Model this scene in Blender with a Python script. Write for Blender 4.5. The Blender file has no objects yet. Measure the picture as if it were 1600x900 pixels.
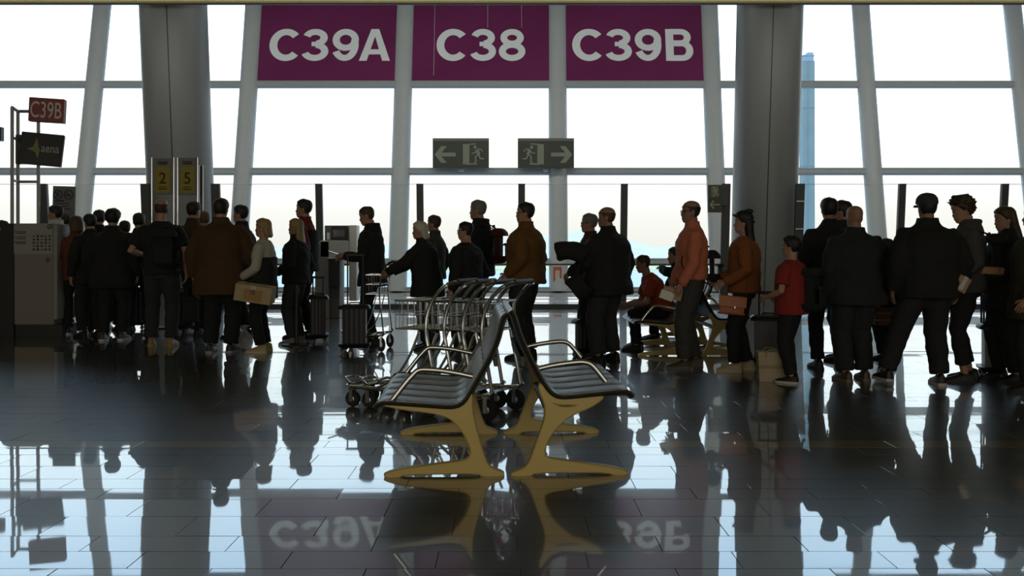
import bpy, bmesh, math, random
import numpy as np
from mathutils import Vector, Matrix, Euler

random.seed(7)
np.random.seed(7)
SC = bpy.context.scene
COL = SC.collection
R = math.radians
FPX, HZ, HC = 1400.0, 393.0, 1.15        # focal length in pixels, horizon row, eye height

# ------------------------------------------------------------------ camera
cam_data = bpy.data.cameras.new('camera')
cam_data.sensor_width = 36.0
cam_data.lens = 36.0 * FPX / 1600.0
cam_data.shift_y = -(450.0 - HZ) / 1600.0
cam_data.clip_end = 3000
cam = bpy.data.objects.new('camera', cam_data)
cam.location = (0, 0, HC)
cam.rotation_euler = (R(90), 0, 0)
COL.objects.link(cam)
SC.camera = cam

# ------------------------------------------------------------------ world: bright hazy sky, bluer higher up
world = bpy.data.worlds.new('sky')
SC.world = world
world.use_nodes = True
wn = world.node_tree
wn.nodes.clear()
w_out = wn.nodes.new('ShaderNodeOutputWorld')
w_bg = wn.nodes.new('ShaderNodeBackground')
w_tc = wn.nodes.new('ShaderNodeTexCoord')
w_sep = wn.nodes.new('ShaderNodeSeparateXYZ')
w_ramp = wn.nodes.new('ShaderNodeValToRGB')
wn.links.new(w_tc.outputs['Generated'], w_sep.inputs[0])
wn.links.new(w_sep.outputs['Z'], w_ramp.inputs[0])
wn.links.new(w_ramp.outputs['Color'], w_bg.inputs['Color'])
wn.links.new(w_bg.outputs[0], w_out.inputs['Surface'])
cr = w_ramp.color_ramp
cr.elements[0].position = 0.0
cr.elements[0].color = (0.265, 0.26, 0.242, 1)
cr.elements[1].position = 1.0
cr.elements[1].color = (0.28, 0.47, 0.82, 1)
for p, c in ((0.045, (0.29, 0.288, 0.276, 1)), (0.10, (0.40, 0.42, 0.42, 1)), (0.20, (0.50, 0.615, 0.67, 1)), (0.34, (0.44, 0.66, 0.88, 1))):
    e = cr.elements.new(p)
    e.color = c
w_bg.inputs['Strength'].default_value = 3.6

# ------------------------------------------------------------------ exposure and view
SC.view_settings.view_transform = 'Standard'
SC.view_settings.look = 'None'
SC.view_settings.exposure = 0.0
SC.view_settings.gamma = 1.0
SC.view_settings.use_curve_mapping = False


def area(name, loc, rot, sx, sy, power, col):
    l = bpy.data.lights.new(name, 'AREA')
    l.shape = 'RECTANGLE'
    l.size, l.size_y = sx, sy
    l.energy = power
    l.color = col
    o = bpy.data.objects.new(name, l)
    o.location = loc
    o.rotation_euler = rot
    COL.objects.link(o)
    return o


# added fill light far behind the camera, lifting the surfaces that face it
area('rear_fill', (0, -11.5, 3.3), (R(90), 0, 0), 30, 4.0, 620, (1.0, 0.93, 0.82))

# unseen strip light added to brighten the ceiling's far edge and the columns
area('edge_fill', (0, 13.4, 4.95), (R(88), 0, 0), 32, 0.12, 230, (1.0, 0.985, 0.95))
# unseen fill lights added behind the bulkhead to brighten the leaning glass front
for lx, lw in ((-14.0, 8.0), (-1.2, 7.0), (12.5, 9.0)):
    area('facade_fill', (lx, 16.2, 8.4), (R(80), 0, 0), lw, 0.9, 27 * lw, (0.97, 1.0, 0.99))

# ------------------------------------------------------------------ materials
MATS = {}


def mat(name, col, rough=0.6, metal=0.0, noise=0.12, scale=30.0, bump=0.0, ior=1.5, rnoise=0.0):
    if name in MATS:
        return MATS[name]
    m = bpy.data.materials.new(name)
    m.use_nodes = True
    nt = m.node_tree
    b = nt.nodes['Principled BSDF']
    b.inputs['Roughness'].default_value = rough
    b.inputs['Metallic'].default_value = metal
    b.inputs['IOR'].default_value = ior
    tc = nt.nodes.new('ShaderNodeTexCoord')
    nz = nt.nodes.new('ShaderNodeTexNoise')
    nz.inputs['Scale'].default_value = scale
    nz.inputs['Detail'].default_value = 4
    nt.links.new(tc.outputs['Object'], nz.inputs['Vector'])
    mx = nt.nodes.new('ShaderNodeMix')
    mx.data_type = 'RGBA'
    nt.links.new(nz.outputs['Fac'], mx.inputs['Factor'])
    mx.inputs['A'].default_value = [max(0, c * (1 - noise)) for c in col] + [1]
    mx.inputs['B'].default_value = [min(1, c * (1 + noise)) for c in col] + [1]
    nt.links.new(mx.outputs['Result'], b.inputs['Base Color'])
    if bump:
        bp = nt.nodes.new('ShaderNodeBump')
        bp.inputs['Strength'].default_value = bump
        bp.inputs['Distance'].default_value = 0.01
        nt.links.new(nz.outputs['Fac'], bp.inputs['Height'])
        nt.links.new(bp.outputs['Normal'], b.inputs['Normal'])
    if rnoise:
        mr = nt.nodes.new('ShaderNodeMapRange')
        mr.inputs['To Min'].default_value = max(0.0, rough - rnoise)
        mr.inputs['To Max'].default_value = rough + rnoise
        nt.links.new(nz.outputs['Fac'], mr.inputs['Value'])
        nt.links.new(mr.outputs['Result'], b.inputs['Roughness'])
    MATS[name] = m
    return m


def cloth(col):
    k = 'cloth_%02d_%02d_%02d' % tuple(int(min(.999, c) * 100) for c in col) + '_%d' % (int(sum(col) * 10000) % 97)
    return mat(k, col, 0.9, 0, 0.25, 45, 0.15)


def glass_mat(name, tint, refl):
    m = bpy.data.materials.new(name)
    m.use_nodes = True
    nt = m.node_tree
    nt.nodes.clear()
    o = nt.nodes.new('ShaderNodeOutputMaterial')
    t = nt.nodes.new('ShaderNodeBsdfTransparent')
    g = nt.nodes.new('ShaderNodeBsdfGlossy')
    g.inputs['Roughness'].default_value = 0.02
    t.inputs['Color'].default_value = tint
    mx = nt.nodes.new('ShaderNodeMixShader')
    lw = nt.nodes.new('ShaderNodeLayerWeight')
    lw.inputs['Blend'].default_value = refl
    nt.links.new(lw.outputs['Fresnel'], mx.inputs[0])
    nt.links.new(t.outputs[0], mx.inputs[1])
    nt.links.new(g.outputs[0], mx.inputs[2])
    nt.links.new(mx.outputs[0], o.inputs['Surface'])
    return m


def film_mat(name, col):
    """thin printed film: scatters daylight from behind as well as light from the hall"""
    m = bpy.data.materials.new(name)
    m.use_nodes = True
    nt = m.node_tree
    nt.nodes.clear()
    o = nt.nodes.new('ShaderNodeOutputMaterial')
    t = nt.nodes.new('ShaderNodeBsdfTranslucent')
    d = nt.nodes.new('ShaderNodeBsdfDiffuse')
    nz = nt.nodes.new('ShaderNodeTexNoise')
    nz.inputs['Scale'].default_value = 1.5
    mx0 = nt.nodes.new('ShaderNodeMix')
    mx0.data_type = 'RGBA'
    mx0.inputs['A'].default_value = [c * .8 for c in col] + [1]
    mx0.inputs['B'].default_value = [min(1, c * 1.2) for c in col] + [1]
    nt.links.new(nz.outputs['Fac'], mx0.inputs['Factor'])
    nt.links.new(mx0.outputs['Result'], t.inputs['Color'])
    nt.links.new(mx0.outputs['Result'], d.inputs['Color'])
    mx = nt.nodes.new('ShaderNodeMixShader')
    mx.inputs[0].default_value = 0.75
    nt.links.new(t.outputs[0], mx.inputs[1])
    nt.links.new(d.outputs[0], mx.inputs[2])
    nt.links.new(mx.outputs[0], o.inputs['Surface'])
    return m


CHROME = mat('chrome', (0.62, 0.63, 0.62), 0.16, 1.0, 0.05)
STEEL = mat('brushed_steel', (0.45, 0.46, 0.46), 0.35, 1.0, 0.08)
DARKMETAL = mat('dark_metal', (0.035, 0.037, 0.035), 0.45, 0.2)
BLACKPL = mat('black_plastic', (0.012, 0.012, 0.012), 0.45)
RUBBER = mat('rubber', (0.02, 0.02, 0.02), 0.7)
WHITEPAINT = mat('white_paint', (0.70, 0.71, 0.70), 0.5, 0, 0.05, 6)
MULL = mat('mullion_paint', (0.46, 0.475, 0.47), 0.45, 0, 0.06, 5)
TRANS = mat('transom_paint', (0.36, 0.385, 0.385), 0.5, 0, 0.06, 5)
CLAD = mat('column_cladding', (0.125, 0.13, 0.125), 0.40, 0.0, 0.16, 60, 0.03)
GROUT = mat('grout', (0.02, 0.02, 0.02), 0.8)
OCHRE = mat('ochre_ceiling', (0.66, 0.56, 0.25), 0.6, 0, 0.08, 9)
SKIN = mat('skin', (0.40, 0.225, 0.15), 0.55, 0, 0.1, 25)
SKIND = mat('skin_tan', (0.30, 0.165, 0.11), 0.55, 0, 0.1, 25)
LIPS = mat('lips', (0.30, 0.11, 0.09), 0.5)
EYEM = mat('eye', (0.04, 0.03, 0.025), 0.2)
PAPER = mat('paper', (0.72, 0.70, 0.64), 0.8, 0, 0.04)
GLASS = glass_mat('window_glass', (0.985, 0.99, 0.985, 1), 0.05)
PGLASS = glass_mat('barrier_glass', (0.95, 0.965, 0.955, 1), 0.06)


# ------------------------------------------------------------------ mesh helpers
class MB:
    def __init__(s):
        s.v, s.f, s.m = [], [], []

    def add(s, vs, fs, mi=0):
        o = len(s.v)
        s.v += [tuple(p) for p in vs]
        s.f += [tuple(i + o for i in f) for f in fs]
        s.m += [mi] * len(fs)
        return s

    def loft(s, rings, mi=0, caps=True, closed=False):
        n = len(rings[0])
        vs = [p for r in rings for p in r]
        fs = []
        k = len(rings)
        for i in range(k if closed else k - 1):
            a, b = i * n, ((i + 1) % k) * n
            for j in range(n):
                j2 = (j + 1) % n
                fs.append((a + j, a + j2, b + j2, b + j))
        if caps and not closed:
            fs.append(tuple(range(n - 1, -1, -1)))
            fs.append(tuple(range((k - 1) * n, k * n)))
        return s.add(vs, fs, mi)

    def tube(s, pts, rad, n=8, mi=0, up=None, closed=False, caps=True):
        pts = [Vector(p) for p in pts]
        k = len(pts)
        if not isinstance(rad, (list, tuple)):
            rad = [rad] * k
        rings = []
        u = Vector(up) if up else None
        for i, p in enumerate(pts):
            if closed:
                t = pts[(i + 1) % k] - pts[i - 1]
            else:
                t = pts[min(i + 1, k - 1)] - pts[max(i - 1, 0)]
            t.normalize()
            if u is None:
                u = Vector((0, 0, 1)) if abs(t.z) < .9 else Vector((1, 0, 0))
            u2 = u - t * u.dot(t)
            if u2.length < 1e-4:
                u2 = t.orthogonal()
            u2.normalize()
            if up is None:
                u = u2
            w = t.cross(u2)
            r = rad[i]
            ra, rb = r if isinstance(r, (list, tuple)) else (r, r)
            rings.append([p + w * (ra * math.cos(a)) + u2 * (rb * math.sin(a)) for a in [2 * math.pi * j / n for j in range(n)]])
        return s.loft(rings, mi, caps, closed)

    def box(s, c, size, rot=None, mi=0, bev=0.0):
        hx, hy, hz = size[0] / 2, size[1] / 2, size[2] / 2
        b = min(bev, hx * .9, hy * .9, hz * .9)
        if b <= 0:
            vs = [Vector((x * hx, y * hy, z * hz)) for x in (-1, 1) for y in (-1, 1) for z in (-1, 1)]
            fs = [(0, 1, 3, 2), (4, 6, 7, 5), (0, 4, 5, 1), (2, 3, 7, 6), (0, 2, 6, 4), (1, 5, 7, 3)]
        else:
            vs, idx = [], {}
            for x in (-1, 1):
                for y in (-1, 1):
                    for z in (-1, 1):
                        for ax in range(3):
                            q = [x * (hx - b), y * (hy - b), z * (hz - b)]
                            q[ax] = (x * hx, y * hy, z * hz)[ax]
                            idx[(x, y, z, ax)] = len(vs)
                            vs.append(Vector(q))
            fs = []
            for ax in range(3):
                o1, o2 = [a for a in range(3) if a != ax]
                for sg in (-1, 1):
                    q = []
                    for e1, e2 in ((-1, -1), (1, -1), (1, 1), (-1, 1)):
                        k = [0, 0, 0]
                        k[ax], k[o1], k[o2] = sg, e1, e2
                        q.append(idx[(k[0], k[1], k[2], ax)])
                    fs.append(tuple(q))
                for e1 in (-1, 1):
                    for e2 in (-1, 1):
                        q = []
                        for sg, axs in ((-1, (o1, o2)), (1, (o2, o1))):
                            for a2 in axs:
                                k = [0, 0, 0]
                                k[ax], k[o1], k[o2] = sg, e1, e2
                                q.append(idx[(k[0], k[1], k[2], a2)])
                        fs.append(tuple(q))
            for x in (-1, 1):
                for y in (-1, 1):
                    for z in (-1, 1):
                        fs.append(tuple(idx[(x, y, z, a)] for a in range(3)))
        M = Euler(rot).to_matrix() if rot else Matrix.Identity(3)
        C = Vector(c)
        return s.add([M @ p + C for p in vs], fs, mi)

    def rbox(s, c, size, r=0.03, n=4, mi=0, edge=None):
        """rounded box: rounded-rectangle rings stacked in z"""
        hx, hy, hz = size[0] / 2, size[1] / 2, size[2] / 2
        r = min(r, hx * .95, hy * .95)
        e = min(edge if edge is not None else r, hz * .9)
        rings = []
        lev = []
        for k in range(4):
            a = math.pi / 2 * k / 3
            lev.append((-hz + e * (1 - math.sin(a)), e * (1 - math.cos(a))))
        lev = lev + [(-z, i) for z, i in reversed(lev)]
        for z, ins in lev:
            ring = []
            for q, (sx, sy) in enumerate(((1, 1), (-1, 1), (-1, -1), (1, -1))):
                for k in range(n + 1):
                    a = math.pi / 2 * (q + k / n)
                    rr = max(r - ins, 0.001)
                    ring.append(Vector((c[0] + sx * (hx - r) + rr * math.cos(a), c[1] + sy * (hy - r) + rr * math.sin(a), c[2] + z)))
            rings.append(ring)
        return s.loft(rings, mi)

    def sphere(s, c, r, n=10, m=7, mi=0):
        rx, ry, rz = r if isinstance(r, (list, tuple)) else (r, r, r)
        rings = []
        for i in range(m):
            a = math.pi * (i + .5) / m - math.pi / 2
            a = -math.pi / 2 + math.pi * (0.04 + .92 * i / (m - 1))
            rings.append([Vector((c[0] + rx * math.cos(a) * math.cos(t), c[1] + ry * math.cos(a) * math.sin(t), c[2] + rz * math.sin(a))) for t in [2 * math.pi * j / n for j in range(n)]])
        return s.loft(rings, mi)

    def prism(s, poly, fn, t0, t1, mi=0):
        """poly: 2D outline; fn(u, v, t) -> 3D"""
        return s.loft([[Vector(fn(u, v, t)) for u, v in poly] for t in (t0, t1)], mi)

    def lathe(s, prof, c, axis='z', n=16, mi=0):
        rings = []
        for r, h in prof:
            ring = []
            for j in range(n):
                a = 2 * math.pi * j / n
                x, y = r * math.cos(a), r * math.sin(a)
                p = {'z': (x, y, h), 'x': (h, x, y), 'y': (y, h, x)}[axis]
                ring.append(Vector(p) + Vector(c))
            rings.append(ring)
        return s.loft(rings, mi)

    def xf(s, M):
        s.v = [tuple(M @ Vector(p)) for p in s.v]
        return s

    def mesh(s, name, mats, smooth=True):
        me = bpy.data.meshes.new(name)
        me.from_pydata(s.v, [], s.f)
        for m in (mats if isinstance(mats, (list, tuple)) else [mats]):
            me.materials.append(m)
        me.polygons.foreach_set('material_index', s.m)
        bm = bmesh.new()
        bm.from_mesh(me)
        bmesh.ops.recalc_face_normals(bm, faces=bm.faces)
        if smooth:
            for f in bm.faces:
                f.smooth = True
            for e in bm.edges:
                if len(e.link_faces) == 2 and e.calc_face_angle(0) > 0.7:
                    e.smooth = False
        bm.to_mesh(me)
        bm.free()
        return me

    def build(s, name, mats, parent=None, loc=None, rot=None, smooth=True):
        return link(name, s.mesh(name, mats, smooth), parent, loc, rot)


def link(name, data, parent=None, loc=None, rot=None):
    o = bpy.data.objects.new(name, data)
    COL.objects.link(o)
    if parent:
        o.parent = parent
    if loc is not None:
        o.location = loc
    if rot is not None:
        o.rotation_euler = rot
    return o


def empty(name, loc=(0, 0, 0), rz=0.0):
    o = link(name, None, None, loc, (0, 0, rz))
    o.empty_display_size = 0.1
    return o


def tag(o, label=None, cat=None, group=None, kind=None):
    if label:
        o['label'] = label
    if cat:
        o['category'] = cat
    if group:
        o['group'] = group
    if kind:
        o['kind'] = kind
    return o


def copy_tree(o, parent=None):
    c = o.copy()
    COL.objects.link(c)
    if parent:
        c.parent = parent
    for ch in list(o.children):
        copy_tree(ch, c)
    return c


def X(px, d):
    return (px - 800.0) / FPX * d


def Z(py, d):
    return HC - (py - HZ) / FPX * d


def FD(py):
    return FPX * HC / (py - HZ)


def curve_mesh(name, splines, extrude, bevel, mat_, closed=True):
    """flat outline (with holes) extruded both ways; lies in XY, thickness along Z"""
    cu = bpy.data.curves.new(name, 'CURVE')
    cu.dimensions = '2D'
    cu.fill_mode = 'BOTH'
    cu.extrude = extrude
    cu.bevel_depth = bevel
    cu.bevel_resolution = 1
    for sp in splines:
        s = cu.splines.new('POLY')
        s.points.add(len(sp) - 1)
        for p, (x, y) in zip(s.points, sp):
            p.co = (x, y, 0, 1)
        s.use_cyclic_u = True
    return to_mesh(cu, name, mat_)


def to_mesh(cu, name, mat_):
    o = bpy.data.objects.new(name, cu)
    COL.objects.link(o)
    dg = bpy.context.evaluated_depsgraph_get()
    dg.update()
    me = bpy.data.meshes.new_from_object(o.evaluated_get(dg))
    me.name = name
    bpy.data.objects.remove(o)
    me.materials.clear()
    me.materials.append(mat_)
    return me


def text_mesh(txt, height, mat_, offset=0.0, extrude=0.004, width=None):
    cu = bpy.data.curves.new('lettering', 'FONT')
    cu.body = txt
    cu.size = 1.0
    cu.offset = offset
    cu.extrude = 0.0
    cu.resolution_u = 5
    me = to_mesh(cu, 'lettering', mat_)
    n = len(me.vertices)
    co = np.zeros(n * 3)
    me.vertices.foreach_get('co', co)
    co = co.reshape(-1, 3)
    lo, hi = co.min(0), co.max(0)
    sc = height / (hi[1] - lo[1])
    sx = sc if width is None else width / (hi[0] - lo[0])
    co[:, 0] = (co[:, 0] - (lo[0] + hi[0]) / 2) * sx
    co[:, 1] = (co[:, 1] - (lo[1] + hi[1]) / 2) * sc
    co[:, 2] = extrude
    me.vertices.foreach_set('co', co.ravel())
    me.update()
    return me


def stroke(mb, pts, w, z=0.004, mi=0, closed=False):
    """flat thick line in XY (facing +Z), thin solid"""
    pts = [Vector((p[0], p[1])) for p in pts]
    z += .0012 * len(set(p[2] for p in mb.v))          # later strokes lie a hair above earlier ones
    k = len(pts)
    L, Rr = [], []
    for i, p in enumerate(pts):
        a = pts[i - 1] if (i > 0 or closed) else p
        b = pts[(i + 1) % k] if (i < k - 1 or closed) else p
        t = (b - a).normalized()
        nrm = Vector((-t.y, t.x)) * w / 2
        L.append((p.x + nrm.x, p.y + nrm.y, z))
        Rr.append((p.x - nrm.x, p.y - nrm.y, z))
    vs = L + Rr
    fs = [(i, (i + 1) % k, k + (i + 1) % k, k + i) for i in range(k if closed else k - 1)]
    return mb.add(vs, fs, mi)


def disc(mb, c, r, z=0.004, mi=0, n=14):
    z += .0012 * len(set(p[2] for p in mb.v))
    return mb.add([(c[0] + r * math.cos(2 * math.pi * j / n), c[1] + r * math.sin(2 * math.pi * j / n), z) for j in range(n)], [tuple(range(n))], mi)


def arc(c, r, a0, a1, n=12):
    return [(c[0] + r * math.cos(R(a0 + (a1 - a0) * i / n)), c[1] + r * math.sin(R(a0 + (a1 - a0) * i / n))) for i in range(n + 1)]


def chaikin(p, it=1, closed=True):
    for _ in range(it):
        q = []
        n = len(p)
        for i in range(n if closed else n - 1):
            a, b = p[i], p[(i + 1) % n]
            q.append(tuple(a[k] * .75 + b[k] * .25 for k in range(len(a))))
            q.append(tuple(a[k] * .25 + b[k] * .75 for k in range(len(a))))
        if not closed:
            q = [p[0]] + q + [p[-1]]
        p = q
    return p


def smooth_path(p, it=2):
    return chaikin([tuple(q) for q in p], it, False)


def earc(cx, cy, rx, ry, a0, a1, n=22):
    return [(cx + rx * math.cos(R(a0 + (a1 - a0) * i / n)), cy + ry * math.sin(R(a0 + (a1 - a0) * i / n))) for i in range(n + 1)]


def glyph(ch):
    """heavy grotesque capitals and digits, one unit high"""
    m = MB()
    w = .20
    if ch == 'C':
        stroke(m, earc(.42, .5, .325, .408, 42, 318, 30), w, 0)
    elif ch == '3':
        stroke(m, earc(.34, .725, .225, .185, 165, -80), w * .95, 0)
        stroke(m, earc(.34, .295, .255, .205, 85, -165), w * .95, 0)
        stroke(m, [(.25, .527), (.40, .527)], w * .7, 0)
    elif ch == '8':
        stroke(m, earc(.36, .725, .225, .185, 0, 345, 24), w * .92, 0, 0, True)
        stroke(m, earc(.36, .295, .265, .207, 0, 345, 24), w * .95, 0, 0, True)
    elif ch == '9':
        stroke(m, earc(.35, .66, .255, .252, 0, 345, 24), w * .95, 0, 0, True)
        stroke(m, earc(.335, .5, .27, .41, 25, -150, 26), w * .95, 0)
    elif ch == 'A':
        m.add([(0, 0, 0), (.20, 0, 0), (.46, 1, 0), (.30, 1, 0)], [(0, 1, 2, 3)])
        m.add([(.80, 0, .0012), (.60, 0, .0012), (.34, 1, .0012), (.50, 1, .0012)], [(0, 1, 2, 3)])
        m.add([(.15, .20, .0024), (.65, .20, .0024), (.61, .36, .0024), (.19, .36, .0024)], [(0, 1, 2, 3)])
    elif ch == 'B':
        m.add([(0, 0, 0), (.2, 0, 0), (.2, 1, 0), (0, 1, 0)], [(0, 1, 2, 3)])
        stroke(m, [(.1, .915)] + earc(.38, .735, .17, .18, 90, -90, 14) + [(.1, .555)], w * .88, 0)
        stroke(m, [(.1, .545)] + earc(.41, .315, .19, .23, 90, -90, 14) + [(.1, .085)], w * .9, 0)
    return m


def sign_text(chars, height, mat_):
    """chars: (glyph, x0, x1) in units of the height"""
    out = MB()
    for ch, x0, x1 in chars:
        g = glyph(ch)
        lo, hi = min(p[0] for p in g.v), max(p[0] for p in g.v)
        out.add([((x0 + (p[0] - lo) / (hi - lo) * (x1 - x0)) * height, (p[1] - .5) * height, p[2]) for p in g.v], g.f)
    return out.mesh('lettering', mat_, False)


# ================================================================== STRUCTURE
# ---- floor: slab, individual tiles near the camera, joined field of tiles beyond
def tile_mat(name, c):
    m = mat(name, c, 0.05, 0, 0.22, 14, 0.0, 1.75)
    nt = m.node_tree
    b = nt.nodes['Principled BSDF']
    tc = nt.nodes.new('ShaderNodeTexCoord')
    geo = nt.nodes.new('ShaderNodeNewGeometry')
    n1 = nt.nodes.new('ShaderNodeTexNoise')
    n1.inputs['Scale'].default_value = 2.2
    n1.inputs['Detail'].default_value = 2
    nt.links.new(geo.outputs['Position'], n1.inputs['Vector'])
    mr = nt.nodes.new('ShaderNodeMapRange')
    mr.inputs['From Min'].default_value = .3
    mr.inputs['From Max'].default_value = .7
    mr.inputs['To Min'].default_value = 0.012
    mr.inputs['To Max'].default_value = 0.035
    nt.links.new(n1.outputs['Fac'], mr.inputs['Value'])
    nt.links.new(mr.outputs['Result'], b.inputs['Coat Roughness'])
    b.inputs['Coat Weight'].default_value = 1.0
    b.inputs['Coat IOR'].default_value = 1.8
    b.inputs['Roughness'].default_value = 0.34
    bp = nt.nodes.new('ShaderNodeBump')
    bp.inputs['Strength'].default_value = 0.012
    bp.inputs['Distance'].default_value = 0.01
    nt.links.new(n1.outputs['Fac'], bp.inputs['Height'])
    nt.links.new(bp.outputs['Normal'], b.inputs['Normal'])
    nt.links.new(bp.outputs['Normal'], b.inputs['Coat Normal'])
    return m


TILE = tile_mat('polished_granite', (0.055, 0.057, 0.055))
TILE2 = tile_mat('polished_ochre_tile', (0.20, 0.15, 0.05))  # ochre base colour for a single row of tiles

floor = MB().box((0, 8, -0.105), (36, 39.5, 0.2)).build('floor', GROUT)
tag(floor, 'dark polished granite tile floor of the departure hall', None, None, 'structure')
rows, y = [], 3.25
cyc = [0.185, 0.185, 0.27, 0.27]
ys = 3.25
pat = [(0.185), (0.185), (0.27), (0.27)]
# boundaries measured in the picture: 3.25 | .19 | 3.44 | .18 | 3.62 | .27 | 3.89 | .27 | 4.16 ...
b0, k = 3.25, 0
while b0 < 27.4:
    rows.append((b0, pat[k % 4], k))
    b0 += pat[k % 4]
    k += 1
b0, k = 3.25, 0
while b0 > -8:
    k -= 1
    b0 -= pat[k % 4]
    rows.append((b0, pat[k % 4], k))
TL, GAP = 0.56, 0.0028
tile_me = {}
for w_ in (0.185, 0.27):
    for mm in (TILE, TILE2):
        me = MB().box((0, 0, -0.01), (TL - GAP, w_ - GAP, 0.02), None, 0, 0.0006).mesh('tile', mm, False)
        tile_me[(w_, mm.name)] = me
field = MB()
for (yb, w_, k) in rows:
    off = (k % 2) * TL * .5 + ((k * 37) % 11) / 11 * .05
    yc = yb + w_ / 2
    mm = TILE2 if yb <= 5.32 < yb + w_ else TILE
    near = 2.9 < yc < 7.35
    half = 16.5 if not near else 17.5
    i0 = int(-half / TL) - 1
    for i in range(i0, -i0 + 1):
        xc = i * TL + off
        if abs(xc) > half:
            continue
        tx, ty = random.gauss(0, 0.0013), random.gauss(0, 0.0011)
        if near and abs(xc) < yc * .5714 + .35:
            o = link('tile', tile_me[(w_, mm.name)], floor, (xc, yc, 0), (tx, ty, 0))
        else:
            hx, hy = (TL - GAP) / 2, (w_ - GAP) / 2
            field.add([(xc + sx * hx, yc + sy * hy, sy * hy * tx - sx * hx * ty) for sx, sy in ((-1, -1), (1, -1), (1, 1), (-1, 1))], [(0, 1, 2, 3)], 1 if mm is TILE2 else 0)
fo = field.build('tile_field', [TILE, TILE2], floor, smooth=False)
fo['kind'] = 'stuff'

# ---- walls and ceilings
DARKWALL = mat('hall_wall', (0.30, 0.29, 0.26), 0.8, 0, 0.08, 3)
tag(MB().box((-18.1, 7.5, 5), (.2, 39, 10.4)).build('wall_left', DARKWALL), 'plain side wall of the hall', kind='structure')
tag(MB().box((18.1, 7.5, 5), (.2, 39, 10.4)).build('wall_right', DARKWALL), 'plain side wall of the hall', kind='structure')
tag(MB().box((0, -12.1, 5), (36.4, .2, 10.4)).build('wall_back', DARKWALL), 'rear wall of the hall behind the camera', kind='structure')
CEIL_Y, CEIL_Z = 16.0, Z(4.5, 16.0)
tag(MB().box((0, (CEIL_Y - 12) / 2, CEIL_Z + .25), (36, CEIL_Y + 12, .3)).build('ceiling', OCHRE), 'ochre metal ceiling of the hall, its far edge seen at the top', kind='structure')
tag(MB().box((0, 21.9, 10.25), (36, 12.2, .3)).build('ceiling', DARKWALL), 'high ceiling strip above the glass front', kind='structure')
tag(MB().box((0, CEIL_Y - .1, CEIL_Z + 2.4), (36, .2, 4.6)).build('trim_1', OCHRE), 'bulkhead rising from the ceiling edge', kind='structure')
edge = MB().box((0, CEIL_Y - .06, CEIL_Z + .06), (36, .16, .13), None, 0, .02).build('trim_2', OCHRE)
tag(edge, 'ochre perforated edge strip of the ceiling', kind='structure')
holes = MB()
for i in range(560):
    x = -9.6 + i * .0345
    holes.box((x, CEIL_Y - .139, CEIL_Z + .018), (.017, .006, .015))
ho = holes.build('perforation', BLACKPL, edge, smooth=False)
ho['kind'] = 'stuff'
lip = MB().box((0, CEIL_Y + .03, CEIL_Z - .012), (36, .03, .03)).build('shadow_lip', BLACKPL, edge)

# ---- glass front, leaning outwards
FY0, FS = 25.5, 0.2


def fy(z):
    return FY0 + FS * z


def mull_x(p290, z):
    """world x of a mullion axis at height z, from the two measured picture rows"""
    def at(py, px):
        s = (HZ - py) / FPX
        zz = (HC + s * FY0) / (1 - s * FS)
        return zz, (px - 800) / FPX * fy(zz)
    z1, x1 = at(290, p290)
    z2, x2 = at(10, 840 + (p290 - 840) * 0.961)
    return x1 + (x2 - x1) * (z - z1) / (z2 - z1)


MP = [-361 + 246.6 * i for i in range(10)]
ZT = 9.9
for p in MP:
    mb = MB()
    mb.tube([(mull_x(p, z), fy(z), z) for z in (0, 3, 6, ZT)], [(.275, .17)] * 4, 16, 0, (0, 1, 0))
    o = mb.build('mullion', MULL)
    tag(o, 'wide pale leaning window mullion', None, None, 'structure')
TZ = [0.85, 3.49, 6.13, 8.77]
for i in range(len(MP) - 1):
    wroot = empty('window_%d' % (i + 1))
    tag(wroot, 'tall leaning glazed bay between two mullions', None, None, 'structure')
    zs = [0.0] + TZ + [ZT]

    def L(z, e=0.0):
        return Vector((mull_x(MP[i], z) + .1, fy(z) + e, z)), Vector((mull_x(MP[i + 1], z) - .1, fy(z) + e, z))
    for z in [0.06] + TZ + [ZT - .08]:
        a, b = L(z)
        hgt = .195 if 0.5 < z < 9.5 else .14
        t = MB().box((0, 0, 0), ((b - a).length, .16, hgt), None, 0, .012)
        t.box((0, -.085, hgt * .30), ((b - a).length, .02, .03))
        t.box((0, -.085, -hgt * .38), ((b - a).length, .03, .022))
        mid = (a + b) / 2
        t.build('transom', TRANS, wroot, mid, (-math.atan(FS), 0, 0), False)
    for j in range(len(zs) - 1):
        a0, a1 = L(zs[j], .05)
        b0_, b1 = L(zs[j + 1], .05)
        off = Vector((0, .012, 0))
        MB().add([a0, a1, b1, b0_], [(0, 1, 2, 3)]).build('pane', GLASS, wroot, smooth=False)

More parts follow.
